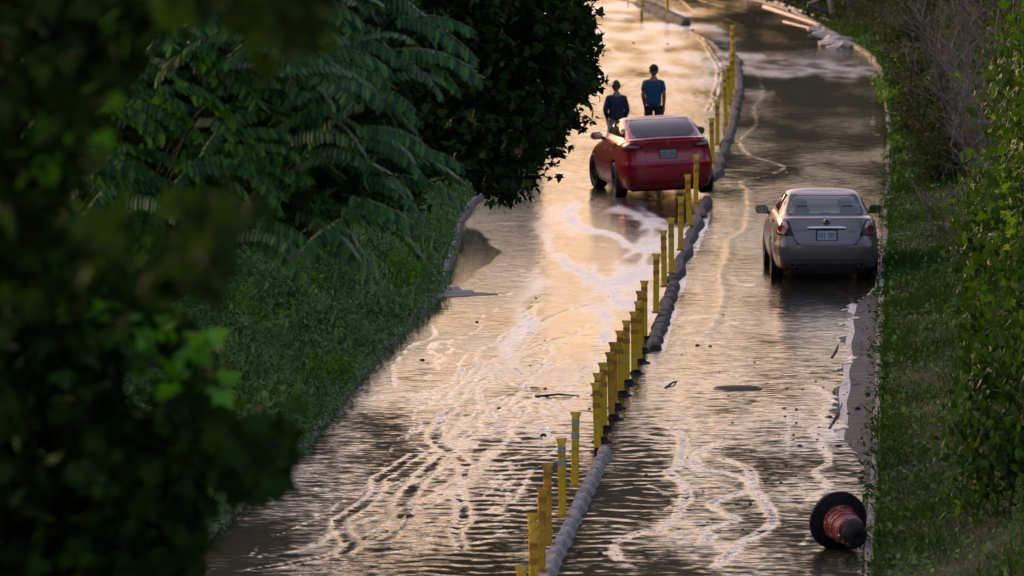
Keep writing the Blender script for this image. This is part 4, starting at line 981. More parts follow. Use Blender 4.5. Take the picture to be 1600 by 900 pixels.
# ------------------------------------------------------------------ knocked-over traffic cone
def cone():
    a = ground(1308, 859); 
    ax = Vector((.30, -.93, -.20)).normalized(); up = Vector((0, 0, 1)); 
    q = ax.to_track_quat('Z', 'Y'); c0 = Vector((a.x, a.y, .345))
    root = empty('traffic_cone', (c0.x, c0.y, 0), label='crushed orange and black traffic cone lying on its side at the right kerb', cat='traffic cone')
    M = Matrix.Translation((0, 0, .345)) @ q.to_matrix().to_4x4()
    bm = bmesh.new(); lathe(bm, [(.20, .0), (.342, -.005), (.350, .015), (.345, .045), (.33, .055), (.21, .065), (.20, .0)], 48, M)
    for v in bm.verts: v.co += Vector((0, .02 * noise.noise(v.co * 3), .012 * noise.noise(v.co * 4 + Vector((3, 0, 0)))))
    for v in bm.verts: v.co.z = max(v.co.z, .004)
    link('base', bm_mesh(bm, 'cb', 40), M_rubber, root)
    Lc = .66
    def prof(t): return .222 - (.222 - .125) * t
    def crush(v, t):
        n = noise.noise(v * 5) * .02 * (t + .2)
        return v + Vector((n, n * .5, -.03 * t * t))
    bands = [(0, .08, M_rubber, 'sleeve'), (.08, .15, 'o', 'orange_band'), (.15, .20, M_rubber, 'sleeve'), (.20, .27, 'o', 'orange_band'), (.27, .31, M_rubber, 'sleeve'), (.31, .38, 'o', 'orange_band'), (.38, .43, M_rubber, 'sleeve'), (.43, .53, 'o', 'orange_band'), (.53, .56, 'w', 'reflective_band'), (.56, .62, 'o', 'orange_band')]
    M_or = basic('faded_red_orange_plastic', (.34, .022, .014), .45, var=.3, scale=12, dirt=(.10, .03, .03), dscale=6)
    M_wh = basic('dirty_reflective_white', (.30, .24, .26), .4, var=.3, scale=20, dirt=(.08, .05, .05), dscale=7)
    mats = {'o': M_or, 'w': M_wh}
    for t0, t1, mt, nm in bands:
        bm = bmesh.new(); n = 4; lathe(bm, [(prof(t0 + (t1 - t0) * i / n) + (.003 if nm != 'sleeve' else 0), .06 + Lc * (t0 + (t1 - t0) * i / n)) for i in range(n + 1)], 32, Matrix.Identity(4))
        for v in bm.verts: v.co = M @ crush(v.co.copy(), v.co.z / Lc)
        link(nm, bm_mesh(bm, nm, 50), mats.get(mt, mt), root)
    # torn, folded black end
    bm = bmesh.new(); lathe(bm, [(prof(.62) + .002, .06 + Lc * .62), (prof(.7) + .006, .06 + Lc * .72), (prof(.85) + .012, .06 + Lc * .88), (prof(1), .06 + Lc * 1.0), (prof(1) * .55, .06 + Lc * 1.03), (.03, .06 + Lc * .96), (0, .06 + Lc * .95)], 32, Matrix.Identity(4))
    for v in bm.verts:
        c = v.co.copy(); k = 1 + .22 * noise.noise(c * 9) ; c.x *= k; c.y *= k * .92; v.co = M @ crush(c, c.z / Lc)
    link('tip', bm_mesh(bm, 'tip', 35), M_rubber, root)
    for o in root.children:
        for v in o.data.vertices: v.co.z = max(v.co.z, .006)
    bm = bmesh.new(); 
    f = [bm.verts.new(p) for p in [(-.03, 0, -.02), (.035, 0, -.03), (.04, 0, .02), (-.01, 0, .035)]]; fc = bm.faces.new(f); e = bmesh.ops.extrude_face_region(bm, geom=[fc])
    for g_ in e['geom']:
        if isinstance(g_, bmesh.types.BMVert): g_.co.y -= .02
    bmesh.ops.recalc_face_normals(bm, faces=bm.faces)
    link('orange_flap', bm_mesh(bm, 'fl'), M_or, root, (.115, -.62, .14), (0, .5, 0))
cone()

# ------------------------------------------------------------------ manhole, debris
def manhole():
    g = ground(1153, 609); root = empty('manhole_cover', (g.x, g.y, .012), label='dark round manhole cover awash in the right lane', cat='manhole cover')
    bm = bmesh.new(); lathe(bm, [(.30, -.01), (.30, .022), (.265, .03), (.0, .034)], 32); bmesh.ops.remove_doubles(bm, verts=bm.verts, dist=1e-4)
    link('lid', bm_mesh(bm, 'lid', 30), M_rubber, root)
    bm = bmesh.new(); lathe(bm, [(.31, -.01), (.31, .02), (.345, .022), (.36, -.01)], 32); link('ring', bm_mesh(bm, 'rg', 30), M_kerb, root)
manhole()
M_mud = basic('dark_debris', (.03, .025, .02), .6, var=.5)
def clump(r, seed):
    bm = bmesh.new(); bmesh.ops.create_icosphere(bm, subdivisions=2, radius=r)
    for v in bm.verts:
        n = 1 + .5 * noise.noise(v.co / r * 1.3 + Vector((seed, 0, 0))); v.co *= n; v.co.z = max(-r * .3, v.co.z * .6)
    return bm_mesh(bm, 'clump', 30)
M_pale_stone = basic('pale_stone', (.50, .42, .35), .7, var=.25, scale=6, bump=.5, bscale=20)
for i, (px, py, r) in enumerate([(1275, 44, .20), (1286, 50, .15), (1292, 55, .24), (1301, 58, .22), (1297, 66, .20), (1312, 62, .24), (1318, 68, .20), (1303, 72, .13)]):
    g = ground(px, py + 6); o = link('stone', clump(r, i), M_pale_stone, None, (g.x, g.y, .06), (0, 0, i), label='%s pale broken stone in the heap at the far right road edge' % ['leftmost', 'second', 'third', 'fourth', 'lowest middle', 'large right', 'rightmost', 'smallest low'][i], cat='stone', group='pale stones at the far road edge')
    o.scale = (1.2, 2.2, 1.0)
wood = [((1212, 8), (1300, 38), .09), ((1195, 14), (1280, 42), .09), ((1225, 37), (1278, 50), .05)]
M_plank = basic('pale_wet_wood', (.42, .30, .22), .5, var=.3, scale=4, bump=.4, bscale=15)
for i, (a, b, r) in enumerate(wood):
    A, B = ground(*a), ground(*b); bm = bmesh.new(); d = B - A; n = 8
    tube(bm, [d * (k / n) + Vector((.04 * noise.noise(Vector((k, i, 0))), 0, .05 + .02 * noise.noise(Vector((i, k, 3))))) for k in range(n + 1)], [r * (1 - .4 * k / n) for k in range(n + 1)], 8)
    link('log', bm_mesh(bm, 'log', 50), M_plank, None, A, label=['pale washed-up timber lying along the far right road edge, upper one', 'pale washed-up timber lying in the flood below the upper timber', 'thin pale stick reaching from the flood to the stones'][i], cat='timber')
M_brownmud = basic('brown_mud_bar', (.16, .085, .05), .6, var=.4, scale=3)
A_, B_, C_, D_ = ground(1200, 12), ground(1285, 46), ground(1295, 36), ground(1218, 9)
link('mud_bar', np_mesh('mb', [(p.x, p.y, .03) for p in (A_, B_, C_, D_)], [[0, 1, 2, 3]]), M_brownmud, kind='structure')
rn = random.Random(11)
deb = [(850, 683, .05), (852, 610, .03), (780, 640, .03), (905, 865, .05), (937, 868, .04), (660, 565, .04), (1090, 542, .04), (1110, 543, .03), (1250, 700, .04), (1295, 655, .06), (1310, 700, .05), (1225, 640, .03), (745, 505, .03), (1010, 745, .03), (1172, 790, .03), (1152, 791, .03), (1160, 830, .025), (990, 68, .04), (1043, 70, .035), (1082, 48, .05), (640, 810, .05), (925, 620, .03), (1340, 640, .05), (1345, 750, .05)]
for k in range(34): deb.append((rn.uniform(1215, 1352), rn.uniform(600, 760), rn.uniform(.010, .026)))
for k in range(40): deb.append((rn.uniform(820, 1330), rn.uniform(460, 880), rn.uniform(.010, .022)))
for i, (px, py, r) in enumerate(deb):
    g = ground(px, py); left_ = g.x < med(g.y); far_ = py < 120
    where = 'in the far left lane near the people' if far_ else 'in the right margin above the fallen cone' if px > 1210 and 590 < py < 770 else 'in the left lane below the red car' if left_ else 'in the right lane below the grey car'
    link('debris_clump', clump(r, i), M_mud, None, (g.x, g.y, .02), (0, 0, i), label='small dark clump of washed debris lying ' + where, cat='debris', group='small dark debris ' + where)
# floating branches/twigs
for i, (a, b) in enumerate([((1040, 608), (1058, 598)), ((1300, 560), (1310, 540)), ((836, 622), (905, 621)), ((940, 20), (938, 12)), ((980, 0), (981, 14)), ((1296, 672), (1316, 632))]):
    A, B = ground(*a), ground(*b); bm = bmesh.new(); tube(bm, [Vector((0, 0, .02)), (B - A) * .5 + Vector((.02, 0, .05)), (B - A) + Vector((0, 0, .02))], [.02, .015, .008], 6)
    link('twig', bm_mesh(bm, 'twig', 60), M_mud, None, A, label=['thin dark twig right of the rubber-footed posts', 'thin dark twig near the right edge line below the grey car', 'long dark stick lying across the left lane', 'short dark twig at the top left of the flood', 'dark twig cut by the top edge', 'curved dark twig in the right margin above the cone'][i], cat='twig')

# ------------------------------------------------------------------ concrete wall on the left, mirrored in the still pool
def wall():
    x0, y0 = -3.2, 176.0
    root = empty('concrete_wall', (x0, y0, 0), label='dull mauve-grey concrete wall with dark posts, mostly hidden behind the maple', cat='wall')
    M_w = basic('mauve_concrete', (.045, .034, .075), .9, spec=.1, var=.2, scale=1.2)
    xs = [0, 1.0, 1.95, 2.65, 3.75]
    for a, b_ in zip(xs[:-1], xs[1:]):
        bm = bmesh.new(); box(bm, a + .07, b_ - .07, 0, .2, 0, 3.6, .01); link('panel', bm_mesh(bm, 'pn'), M_w, root)
    for a in xs:
        bm = bmesh.new(); box(bm, a - .10, a + .10, -.12, .22, 0, 3.75, .01); link('post', bm_mesh(bm, 'po'), M_trim, root)
    return root
wall()
# slab of a side drive at the left edge
A = ground(672, 463); bm = bmesh.new()
pts = [ground(664, 468), ground(700, 466), ground(740, 464), ground(778, 462), ground(764, 460), ground(741, 459), ground(738, 455), ground(722, 456), ground(716, 449), ground(690, 453)]
f = bm.faces.new([bm.verts.new((p.x, p.y, .014)) for p in pts]); e = bmesh.ops.extrude_face_region(bm, geom=[f])
for g_ in e['geom']:
    if isinstance(g_, bmesh.types.BMVert): g_.co.z += .014
bmesh.ops.recalc_face_normals(bm, faces=bm.faces); link('driveway_slab', bm_mesh(bm, 'slab'), M_concrete, kind='structure')

# ------------------------------------------------------------------ vegetation
def rand_rots(n, tilt=None):
    """random rotation matrices; tilt limits how far the leaf normal leans from up"""
    yaw = rng.uniform(0, 2 * PI, n); pit = rng.uniform(-PI / 2, PI / 2, n) if tilt is None else rng.normal(0, tilt, n); rol = rng.uniform(-PI, PI, n) if tilt is None else rng.normal(0, tilt, n)
    cy, sy, cp, sp, cr, sr = np.cos(yaw), np.sin(yaw), np.cos(pit), np.sin(pit), np.cos(rol), np.sin(rol)
    Rz = np.zeros((n, 3, 3)); Rz[:, 0, 0] = cy; Rz[:, 0, 1] = -sy; Rz[:, 1, 0] = sy; Rz[:, 1, 1] = cy; Rz[:, 2, 2] = 1
    Rx = np.zeros((n, 3, 3)); Rx[:, 0, 0] = 1; Rx[:, 1, 1] = cp; Rx[:, 1, 2] = -sp; Rx[:, 2, 1] = sp; Rx[:, 2, 2] = cp
    Ry = np.zeros((n, 3, 3)); Ry[:, 0, 0] = cr; Ry[:, 0, 2] = sr; Ry[:, 2, 0] = -sr; Ry[:, 2, 2] = cr; Ry[:, 1, 1] = 1
    return Rz @ Rx @ Ry
def scatter(name, tv, tf, pos, scale, R=None, tilt=None):
    n = len(pos); pos = np.asarray(pos); scale = np.broadcast_to(scale, (n,))
    if R is None: R = rand_rots(n, tilt)
    V = np.einsum('nij,kj->nki', R, tv) * scale[:, None, None] + pos[:, None, :]
    Fc = tf[None] + (np.arange(n) * len(tv))[:, None, None]
    return np_mesh(name, V.reshape(-1, 3), Fc.reshape(-1, tf.shape[1]))
# leaf templates (unit length along +Y, folded along the middle)
LEAF_V = np.array([(0, 0, 0), (.26, .3, .07), (.2, .7, .05), (0, 1, -.06), (-.2, .7, .05), (-.26, .3, .07)]); LEAF_F = np.array([[0, 1, 2, 3], [0, 3, 4, 5]])
def maple():
    half = [(0, -.05, 0), (.14, .02, .03), (.48, -.02, .0), (.34, .18, .05), (.60, .42, -.04), (.26, .46, .06), (.22, .66, .03), (0, 1., -.06)]
    V = [(0, .3, .0)] + half + [(-x, y, z) for x, y, z in half[-2:0:-1]]
    n = len(V) - 1; F = [[0, 1 + i, 1 + (i + 1) % n] for i in range(n)]
    return np.array(V), np.array(F)
MAP_V, MAP_F = maple()
BLADE_V = np.array([(-.035, 0, 0), (.035, 0, 0), (.012, .12, .62), (0, .32, 1.)]); BLADE_F = np.array([[0, 1, 2], [0, 2, 3]])

M_bark = basic('grey_brown_bark', (.07, .055, .045), .9, var=.4, scale=8, bump=.8, bscale=20)
M_bark_dk = basic('dark_wet_bark', (.010, .010, .008), .9, var=.4, scale=8)
M_twig = basic('bare_grey_twigs', (.15, .12, .115), .85, var=.3)
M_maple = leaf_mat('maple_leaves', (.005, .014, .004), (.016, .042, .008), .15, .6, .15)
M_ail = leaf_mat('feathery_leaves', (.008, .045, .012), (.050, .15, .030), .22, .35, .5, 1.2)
M_near = leaf_mat('near_vine_leaves', (.005, .013, .003), (.020, .052, .009), .25, .7, .1, 2.2)
M_near_lit = leaf_mat('lit_near_leaves', (.07, .25, .015), (.12, .38, .03), .45)  # copy of the near leaves with sunlight through them put into the colour
M_weed = leaf_mat('bank_weeds', (.040, .085, .026), (.165, .29, .095), .2, .7, .2, 1.1)
M_green_weed = leaf_mat('fresh_green_weeds', (.03, .10, .015), (.10, .28, .035), .25, .6, .25, 1.3)
M_grass = leaf_mat('verge_grass', (.010, .030, .006), (.045, .115, .014), .25, .7, .2, .9)
M_bush = leaf_mat('bush_leaves', (.012, .034, .007), (.042, .105, .014), .3, .5, .3, 1.0)
M_bush_lit = leaf_mat('yellow_green_leaves', (.05, .15, .012), (.13, .22, .02), .4, .5, .3, 1.)  # outermost bush leaves, their sunlit tone mixed into the leaf colour
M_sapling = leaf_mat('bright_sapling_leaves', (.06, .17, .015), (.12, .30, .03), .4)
M_far = leaf_mat('far_wood_leaves', (.020, .030, .012), (.050, .070, .025), .2, .7, .2, .5)

def crown_points(n, c, rad3, clumps=14, spread=.33, shell=.55):
    """leaf positions grouped in clumps spread through an ellipsoid, with gaps between"""
    c = np.array(c); rad3 = np.array(rad3)
    d = rng.normal(size=(clumps, 3)); d /= np.linalg.norm(d, axis=1)[:, None]; rr = rng.uniform(shell, 1, clumps)[:, None]
    cen = d * rr
    k = rng.integers(0, clumps, n); p = cen[k] + rng.normal(0, spread, (n, 3)) * rng.uniform(.5, 1.1, clumps)[k][:, None]
    return c + p * rad3
def limb_mesh(base, tips, r0, seed=0, seg=7):
    rn = random.Random(seed); bm = bmesh.new(); base = Vector(base)
    for i, t in enumerate(tips):
        t = Vector(t); n = 6; pts = []
        for k in range(n + 1):
            f = k / n; p = base.lerp(t, f); p.z = base.z + (t.z - base.z) * (f ** (.75 if i else 1))
            w = (t - base).length * .05 * math.sin(PI * f); pts.append(p + Vector((rn.uniform(-w, w), rn.uniform(-w, w), 0)))
        s = 1 if i == 0 else .5
        tube(bm, pts, [max(.006, r0 * s * (1 - .85 * k / n)) for k in range(n + 1)], seg)
    return bm_mesh(bm, 'limbs', 60)
def bush(name, loc, rad3, n, mat, leaf, label, cat='bush', group=None, tmpl='leaf', clumps=12, lit=None, nl=0, stem=True, tilt=None):
    root = empty(name, loc, label=label, cat=cat, group=group)
    P = crown_points(n, (0, 0, rad3[2] * .9), rad3, clumps, .30); P[:, 2] = np.maximum(P[:, 2], -.1)
    tv, tf = (LEAF_V, LEAF_F) if tmpl == 'leaf' else (MAP_V, MAP_F)
    link('foliage', scatter('fol', tv, tf, P, rng.uniform(.35, 1.4, n) * leaf, tilt=tilt), mat, root)
    if lit is not None:
        P = crown_points(nl, (0, 0, rad3[2] * 1.0), np.array(rad3) * 1.05, max(4, clumps // 3), .16, .8)
        link('lit_leaves', scatter('fol', tv, tf, P, rng.uniform(.6, 1.2, nl) * leaf), lit, root)
    if stem:
        tips = [(0, 0, rad3[2] * 1.5)] + [(rad3[0] * .8 * math.cos(a), rad3[1] * .8 * math.sin(a), rad3[2] * 1.3) for a in (0.5, 2.2, 3.9, 5.2)]
        link('stem', limb_mesh((0, 0, -.2), tips, .05 + .02 * rad3[2], 3), M_bark, root)
    return root
def bare_shrub(loc, h, w, seed, label, group):
    rn = random.Random(seed); root = empty('bare_shrub', loc, label=label, cat='bare shrub', group=group); bm = bmesh.new()
    def grow(p, d, ln, r, lev):
        pts = [p]; q = p.copy(); dd = d.copy()
        for k in range(4):
            dd = (dd + Vector((rn.uniform(-.25, .25), rn.uniform(-.25, .25), rn.uniform(-.12, .12)))).normalized(); q = q + dd * ln / 4; pts.append(q.copy())
        tube(bm, pts, [r * (1 - .17 * k) for k in range(5)], 4, False)
        if lev:
            for k in range(rn.choice((3, 4, 5))):
                s = rn.randint(1, 4); nd = (dd + Vector((rn.uniform(-1, 1), rn.uniform(-1, 1), rn.uniform(-.3, .7)))).normalized(); grow(pts[s], nd, ln * rn.uniform(.45, .75), max(.0055, r * .55), lev - 1)
    for k in range(5):
        a = rn.uniform(0, 2 * PI); grow(Vector((rn.uniform(-.2, .2), rn.uniform(-.2, .2), -.1)), Vector((math.cos(a) * w / h, math.sin(a) * w / h, 1)).normalized(), h * rn.uniform(.5, .7), .026, 3)
    link('twigs', bm_mesh(bm, 'tw'), M_twig, root); return root

# grass on the right verge and weeds on the left bank
def field(n, ymin, ymax, dmax, side, size, tilt, dens=1.0, keep=None):
    y = ymin + (ymax - ymin) * rng.uniform(0, 1, n); d = dmax * rng.uniform(0, 1, n) ** dens - .02
    if side > 0: x = np.array([rgt(a) for a in y]) + .10 + d
    else: x = np.array([lft(a) for a in y]) - .10 - d
    z = np.array([terrain_z(a, b) for a, b in zip(x, y)]) - .02
    P = np.stack([x, y, z], 1); return P
P = field(150000, 84, 232, 3.2, 1, 1, 0, 1.2)
nz = np.array([noise.noise(Vector((a * .8, b * .35, 0))) for a, b, c in P])
link('verge_grass', scatter('grass', BLADE_V * np.array([.38, .6, 1]), BLADE_F, P, rng.uniform(.10, .22, len(P)) * (1 + .9 * nz), tilt=.35), M_grass, kind='stuff', label='low green grass and clover covering the right verge', cat='grass')
P = field(26000, 226, 262, 9, 1, 1, 0, .8); link('far_verge_grass', scatter('grass', LEAF_V, LEAF_F, P, rng.uniform(.15, .35, len(P)), tilt=.7), M_far, kind='stuff', label='dark rough grass and scrub beyond the stone heap', cat='grass')
P = field(42000, 84, 226, 10, 1, 1, 0, .7); P = P[P[:, 0] - np.array([rgt(b) for b in P[:, 1]]) > 2.4]; link('bank_cover', scatter('weeds', LEAF_V, LEAF_F, P, rng.uniform(.15, .38, len(P)), tilt=.6), M_far, kind='stuff', label='dark ground cover on the upper right bank behind the bushes', cat='ground cover')
P = field(16000, 84, 225, 2.6, 1, 1, 0, 1.0)
P[:, 2] += .10
link('verge_weeds', scatter('weeds', LEAF_V, LEAF_F, P, rng.uniform(.05, .12, len(P)), tilt=.6), M_weed, kind='stuff', label='broad-leaved low weeds mixed into the right verge', cat='weeds')
P = field(230000, 92, 172, 7.5, -1, 1, 0, .9)
nz = np.array([noise.noise(Vector((a * .9, b * .25, 3))) + .5 * noise.noise(Vector((a * 2.3, b * .8, 8))) for a, b, c in P])
hgt = np.clip(.60 + .8 * nz, .10, 1.5) * np.clip((np.array([lft(b) for b in P[:, 1]]) - P[:, 0]) * 1.2 + .25, .3, 1)
P[:, 2] += hgt * rng.uniform(0, 1, len(P)) ** .6
link('bank_weeds', scatter('weeds', LEAF_V * np.array([.8, 1, 1]), LEAF_F, P, rng.uniform(.05, .15, len(P)), tilt=.9), M_weed, kind='stuff', label='dense tall weeds with small grey-green leaves covering the left bank', cat='weeds')
P2 = field(9000, 92, 172, 7.0, -1, 1, 0, .9)
link('bank_grass', scatter('grass', BLADE_V * np.array([.25, .6, 1]), BLADE_F, P2, rng.uniform(.3, .7, len(P2)), tilt=.45), M_weed, kind='stuff', label='long grass stalks standing between the weeds of the left bank', cat='grass')
P = field(1500, 92, 135, .5, 1, 1, 0, 1.); P[:, 0] -= .42; P[:, 2] = .012 + .01 * rng.uniform(0, 1, len(P)); cl = np.array([noise.noise(Vector((a * 1.5, b * .5, 9))) for a, b, c in P]); P = P[cl > .02]
link('gutter_litter', scatter('litter', LEAF_V, LEAF_F, P, rng.uniform(.02, .06, len(P)), tilt=.15), M_mud, kind='stuff', label='dark leaf litter and grit washed against the right kerb', cat='litter')
P = field(9000, 86, 215, .35, 1, 1, 0, 1.); cl = np.array([noise.noise(Vector((3, b * .55, 9))) for a, b, c in P]); P = P[cl > .0]; P[:, 0] -= .22 * rng.uniform(0, 1, len(P)); P[:, 2] = .08 + .12 * rng.uniform(0, 1, len(P))
link('kerb_weeds', scatter('weeds', LEAF_V * np.array([.7, 1, 1]), LEAF_F, P, rng.uniform(.04, .12, len(P)), tilt=.6), M_grass, kind='stuff', label='weed tufts spilling over the right kerb', cat='weeds')
# leaf mats overhanging the left road edge, fallen leaves
P = field(9000, 92, 131, .5, -1, 1, 0, 1.); P[:, 0] += .28 * rng.uniform(0, 1, len(P)); P[:, 2] = np.abs(P[:, 2]) + .05 + .2 * rng.uniform(0, 1, len(P))
link('edge_weeds', scatter('weeds', LEAF_V, LEAF_F, P, rng.uniform(.05, .10, len(P)), tilt=.8), M_weed, kind='stuff', label='weeds spilling over the left road edge', cat='weeds')

# right-hand bushes and bare shrubs, from near to far
def onbank_r(y, d): x = rgt(y) + d; return (x, y, terrain_z(x, y))
RB = [(91, 1.75, (.75, 1.3, 1.0), 'leaf', 1), (95.5, 2.3, (.85, 1.6, 1.5), 'maple', 1), (101, 2.1, (.8, 1.6, 1.25), 'leaf', 0), (107, 1.95, (.75, 1.8, 1.5), 'maple', 1), (113, 2.3, (.9, 1.8, 1.9), 'maple', 1), (119, 2.2, (.85, 1.8, 1.5), 'leaf', 0), (126, 2.7, (1.0, 2, 2.1), 'maple', 1), (134, 2.8, (1., 2, 1.9), 'leaf', 0)]
PLACE = ['at the bottom right corner', 'just above the corner bush', 'behind the lying cone', 'third up the right edge', 'beside the verge below the grey car', 'level with the grey car bumper', 'level with the grey car roof', 'above and right of the grey car']
for i, (y, d, r3, tm, lit) in enumerate(RB):
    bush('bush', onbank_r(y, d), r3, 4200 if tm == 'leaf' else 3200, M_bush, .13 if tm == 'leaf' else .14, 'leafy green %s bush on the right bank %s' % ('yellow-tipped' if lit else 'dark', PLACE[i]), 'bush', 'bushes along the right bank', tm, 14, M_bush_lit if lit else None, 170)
for i, (y, d, h, w) in enumerate([(128, 1.75, 1.9, .9), (136, 1.9, 2.4, 1.0), (143, 1.9, 2.6, 1.2), (150, 2.1, 3.0, 1.2), (158, 2.2, 3.0, 1.3), (166, 2.3, 3.1, 1.4), (174, 2.3, 3.4, 1.4), (184, 2.5, 3.4, 1.5), (140, 3.2, 3.4, 1.4), (154, 3.6, 3.6, 1.6), (170, 4.0, 3.6, 1.6)]):
    bare_shrub(onbank_r(y, d), h, w, i, 'bare grey-brown twiggy shrub on the right bank, %s' % ['lowest, beside the grey car', 'just beyond the grey car', 'low in the middle', 'in the thick of the twigs', 'behind the thickest twigs', 'below the bright sapling', 'right of the bright sapling', 'topmost of the front row', 'set back near the leafy bushes', 'set back in the middle', 'set back near the top edge'][i], 'bare shrubs on the right bank')
for i, (y, d, r3, n) in enumerate([(142, 3.3, (1.2, 2.5, 1.7), 3600), (152, 3.3, (1.3, 3, 1.9), 4000), (163, 3.4, (1.4, 3, 2.0), 4200), (176, 3.2, (1.5, 3.5, 2.1), 4200), (190, 3.2, (1.6, 3.5, 2.2), 4400), (204, 3.4, (1.7, 3.5, 2.2), 4400), (150, 5.6, (1.8, 4, 2.6), 4500), (172, 6, (2.2, 5, 2.8), 5000), (196, 6.4, (2.4, 5, 3.0), 5000)]):
    bush('thicket', onbank_r(y, d), r3, n, M_far, .12, 'dark dense thicket on the right bank %s' % ['behind the bare twigs beside the grey car', 'second behind the bare twigs', 'in the middle behind the bare twigs', 'fourth up behind the bare twigs', 'near the bend', 'at the bend of the road', 'high on the bank at right', 'high on the bank in the upper right', 'high on the bank at the top edge'][i], 'thicket', 'dark thickets on the right bank', clumps=18)
for i, (y, d, r3) in enumerate([(160, 1.0, (.55, 1.4, .5)), (167, .75, (.5, 1.4, .5)), (174, .9, (.6, 1.5, .65)), (181, .7, (.6, 1.5, .7)), (188, .9, (.7, 1.6, .8)), (195, .7, (.65, 1.6, .75)), (202, .8, (.7, 1.6, .8)), (209, .9, (.8, 1.6, .8)), (216, 1.1, (.8, 1.6, .7)), (223, 1.4, (.9, 1.6, .7)), (153, 1.3, (.5, 1.2, .5))]):
    bush('thicket', onbank_r(y, d), r3, 1900, M_far, .11, 'low dark undergrowth crowding the right kerb, %s' % ['lowest above the grey car', 'second up', 'third up, below the saplings', 'under the lowest sapling', 'under the middle sapling', 'under the tall sapling', 'at the start of the bend', 'in the bend', 'past the bend', 'nearest the stone heap', 'beside the twiggy shrubs'][i], 'undergrowth', 'low undergrowth along the right kerb', clumps=12, stem=False)
# bright saplings leaning over the kerb
for i, (px, py, y, w, h, n) in enumerate([(1395, 150, 188, .45, .75, 420), (1420, 108, 190, .6, .6, 420), (1450, 190, 178, .6, 1.0, 560), (1425, 250, 168, .5, .8, 420), (1480, 130, 184, .6, .7, 420)]):
    c = at_depth(px, py, y); root = empty('sapling', (c.x + .2, y, terrain_z(c.x + .2, y)), label='bright green sapling reaching over the right kerb, %s' % ['leftmost with its tip over the water', 'high arching one', 'full one in the middle', 'lowest one', 'rightmost one'][i], cat='sapling', group='bright saplings over the right kerb')
    o = Vector((c.x, c.y, c.z)) - root.location
    P = crown_points(n, tuple(o), (w, .6, h * .6), 9, .3, .3); link('foliage', scatter('fol', LEAF_V, LEAF_F, P, rng.uniform(.07, .16, n), tilt=.6), M_sapling, root)
    link('stem', limb_mesh((0, 0, 0), [tuple(o), tuple(o + Vector((.3, .2, .3))), tuple(o + Vector((-.4, 0, .2)))], .025, i), M_bark, root)

# far wood closing the view on the right beyond the bend (it darkens the reflections there)
fx = [(7.9, 262, 4.1), (10.2, 262, 4.2), (13.5, 258, 4.3), (13, 246, 2.6), (16.5, 250, 3.2), (19.5, 256, 3.6), (12.6, 234, 2.0), (15.5, 236, 2.6), (18.6, 240, 3.2), (9.6, 272, 4.6), (12.5, 274, 4.6), (16, 272, 4.6), (20, 268, 4.6)]
for i, (x, y, h) in enumerate(fx):
    root = bush('far_tree', (x, y, terrain_z(x, y)), (1.8, 2.4, h * 1.3), 6200, M_far, .24, 'dark far tree closing the upper right view %s' % ['nearest the road bend', 'second from the bend', 'third from the bend', 'low behind the stones', 'behind the washed timber', 'farther right', 'right above the bank end', 'behind the fallen beams', 'at the bank top', 'in the back row left', 'in the back row middle', 'in the back row right', 'in the back row far right'][i], 'tree', 'far trees beyond the bend', clumps=22)
for i, (x, y) in enumerate([(9.3, 247), (10.8, 244), (12.6, 240.5), (10.2, 253), (12.2, 250), (14.2, 246), (8.6, 252), (11.3, 238.5), (13.2, 234), (15.4, 241)]):
    bush('scrub', (x, y, terrain_z(x, y)), (1.1, 1.6, .42), 1500, M_far, .13, 'low dark scrub behind the far right kerb, %s' % ['left of the broken beams', 'just above the timber', 'behind the stone heap', 'at the top edge left', 'at the top edge middle', 'at the top edge right', 'nearest the water at the top', 'directly over the stones', 'right of the stones', 'under the upright beams'][i], 'scrub', 'low scrub beyond the stone heap', clumps=12, stem=False)
# wrecked fence beams behind the stones
M_beam = basic('dark_wet_beam', (.07, .065, .07), .6, var=.3)
fr = empty('broken_fence', ground(1330, 60), label='collapsed dark fence beams leaning beyond the stone heap at the far right', cat='fence')
for (a, b, Y, r, m) in [((1262, 8), (1330, 34), 236, .09, M_beam), ((1262, 6), (1300, -10), 236, .045, M_plank), ((1294, -5), (1300, 24), 235, .06, M_plank), ((1320, -10), (1345, 30), 235, .07, M_beam), ((1393, -10), (1393, 60), 226, .05, M_beam), ((1325, -20), (1328, 45), 234, .05, M_beam)]:
    A, B = at_depth(*a, Y), at_depth(*b, Y); bm = bmesh.new(); tube(bm, [A - fr.location, (A + B) / 2 - fr.location, B - fr.location], r, 6); link('beam', bm_mesh(bm, 'beam', 30), m, fr)

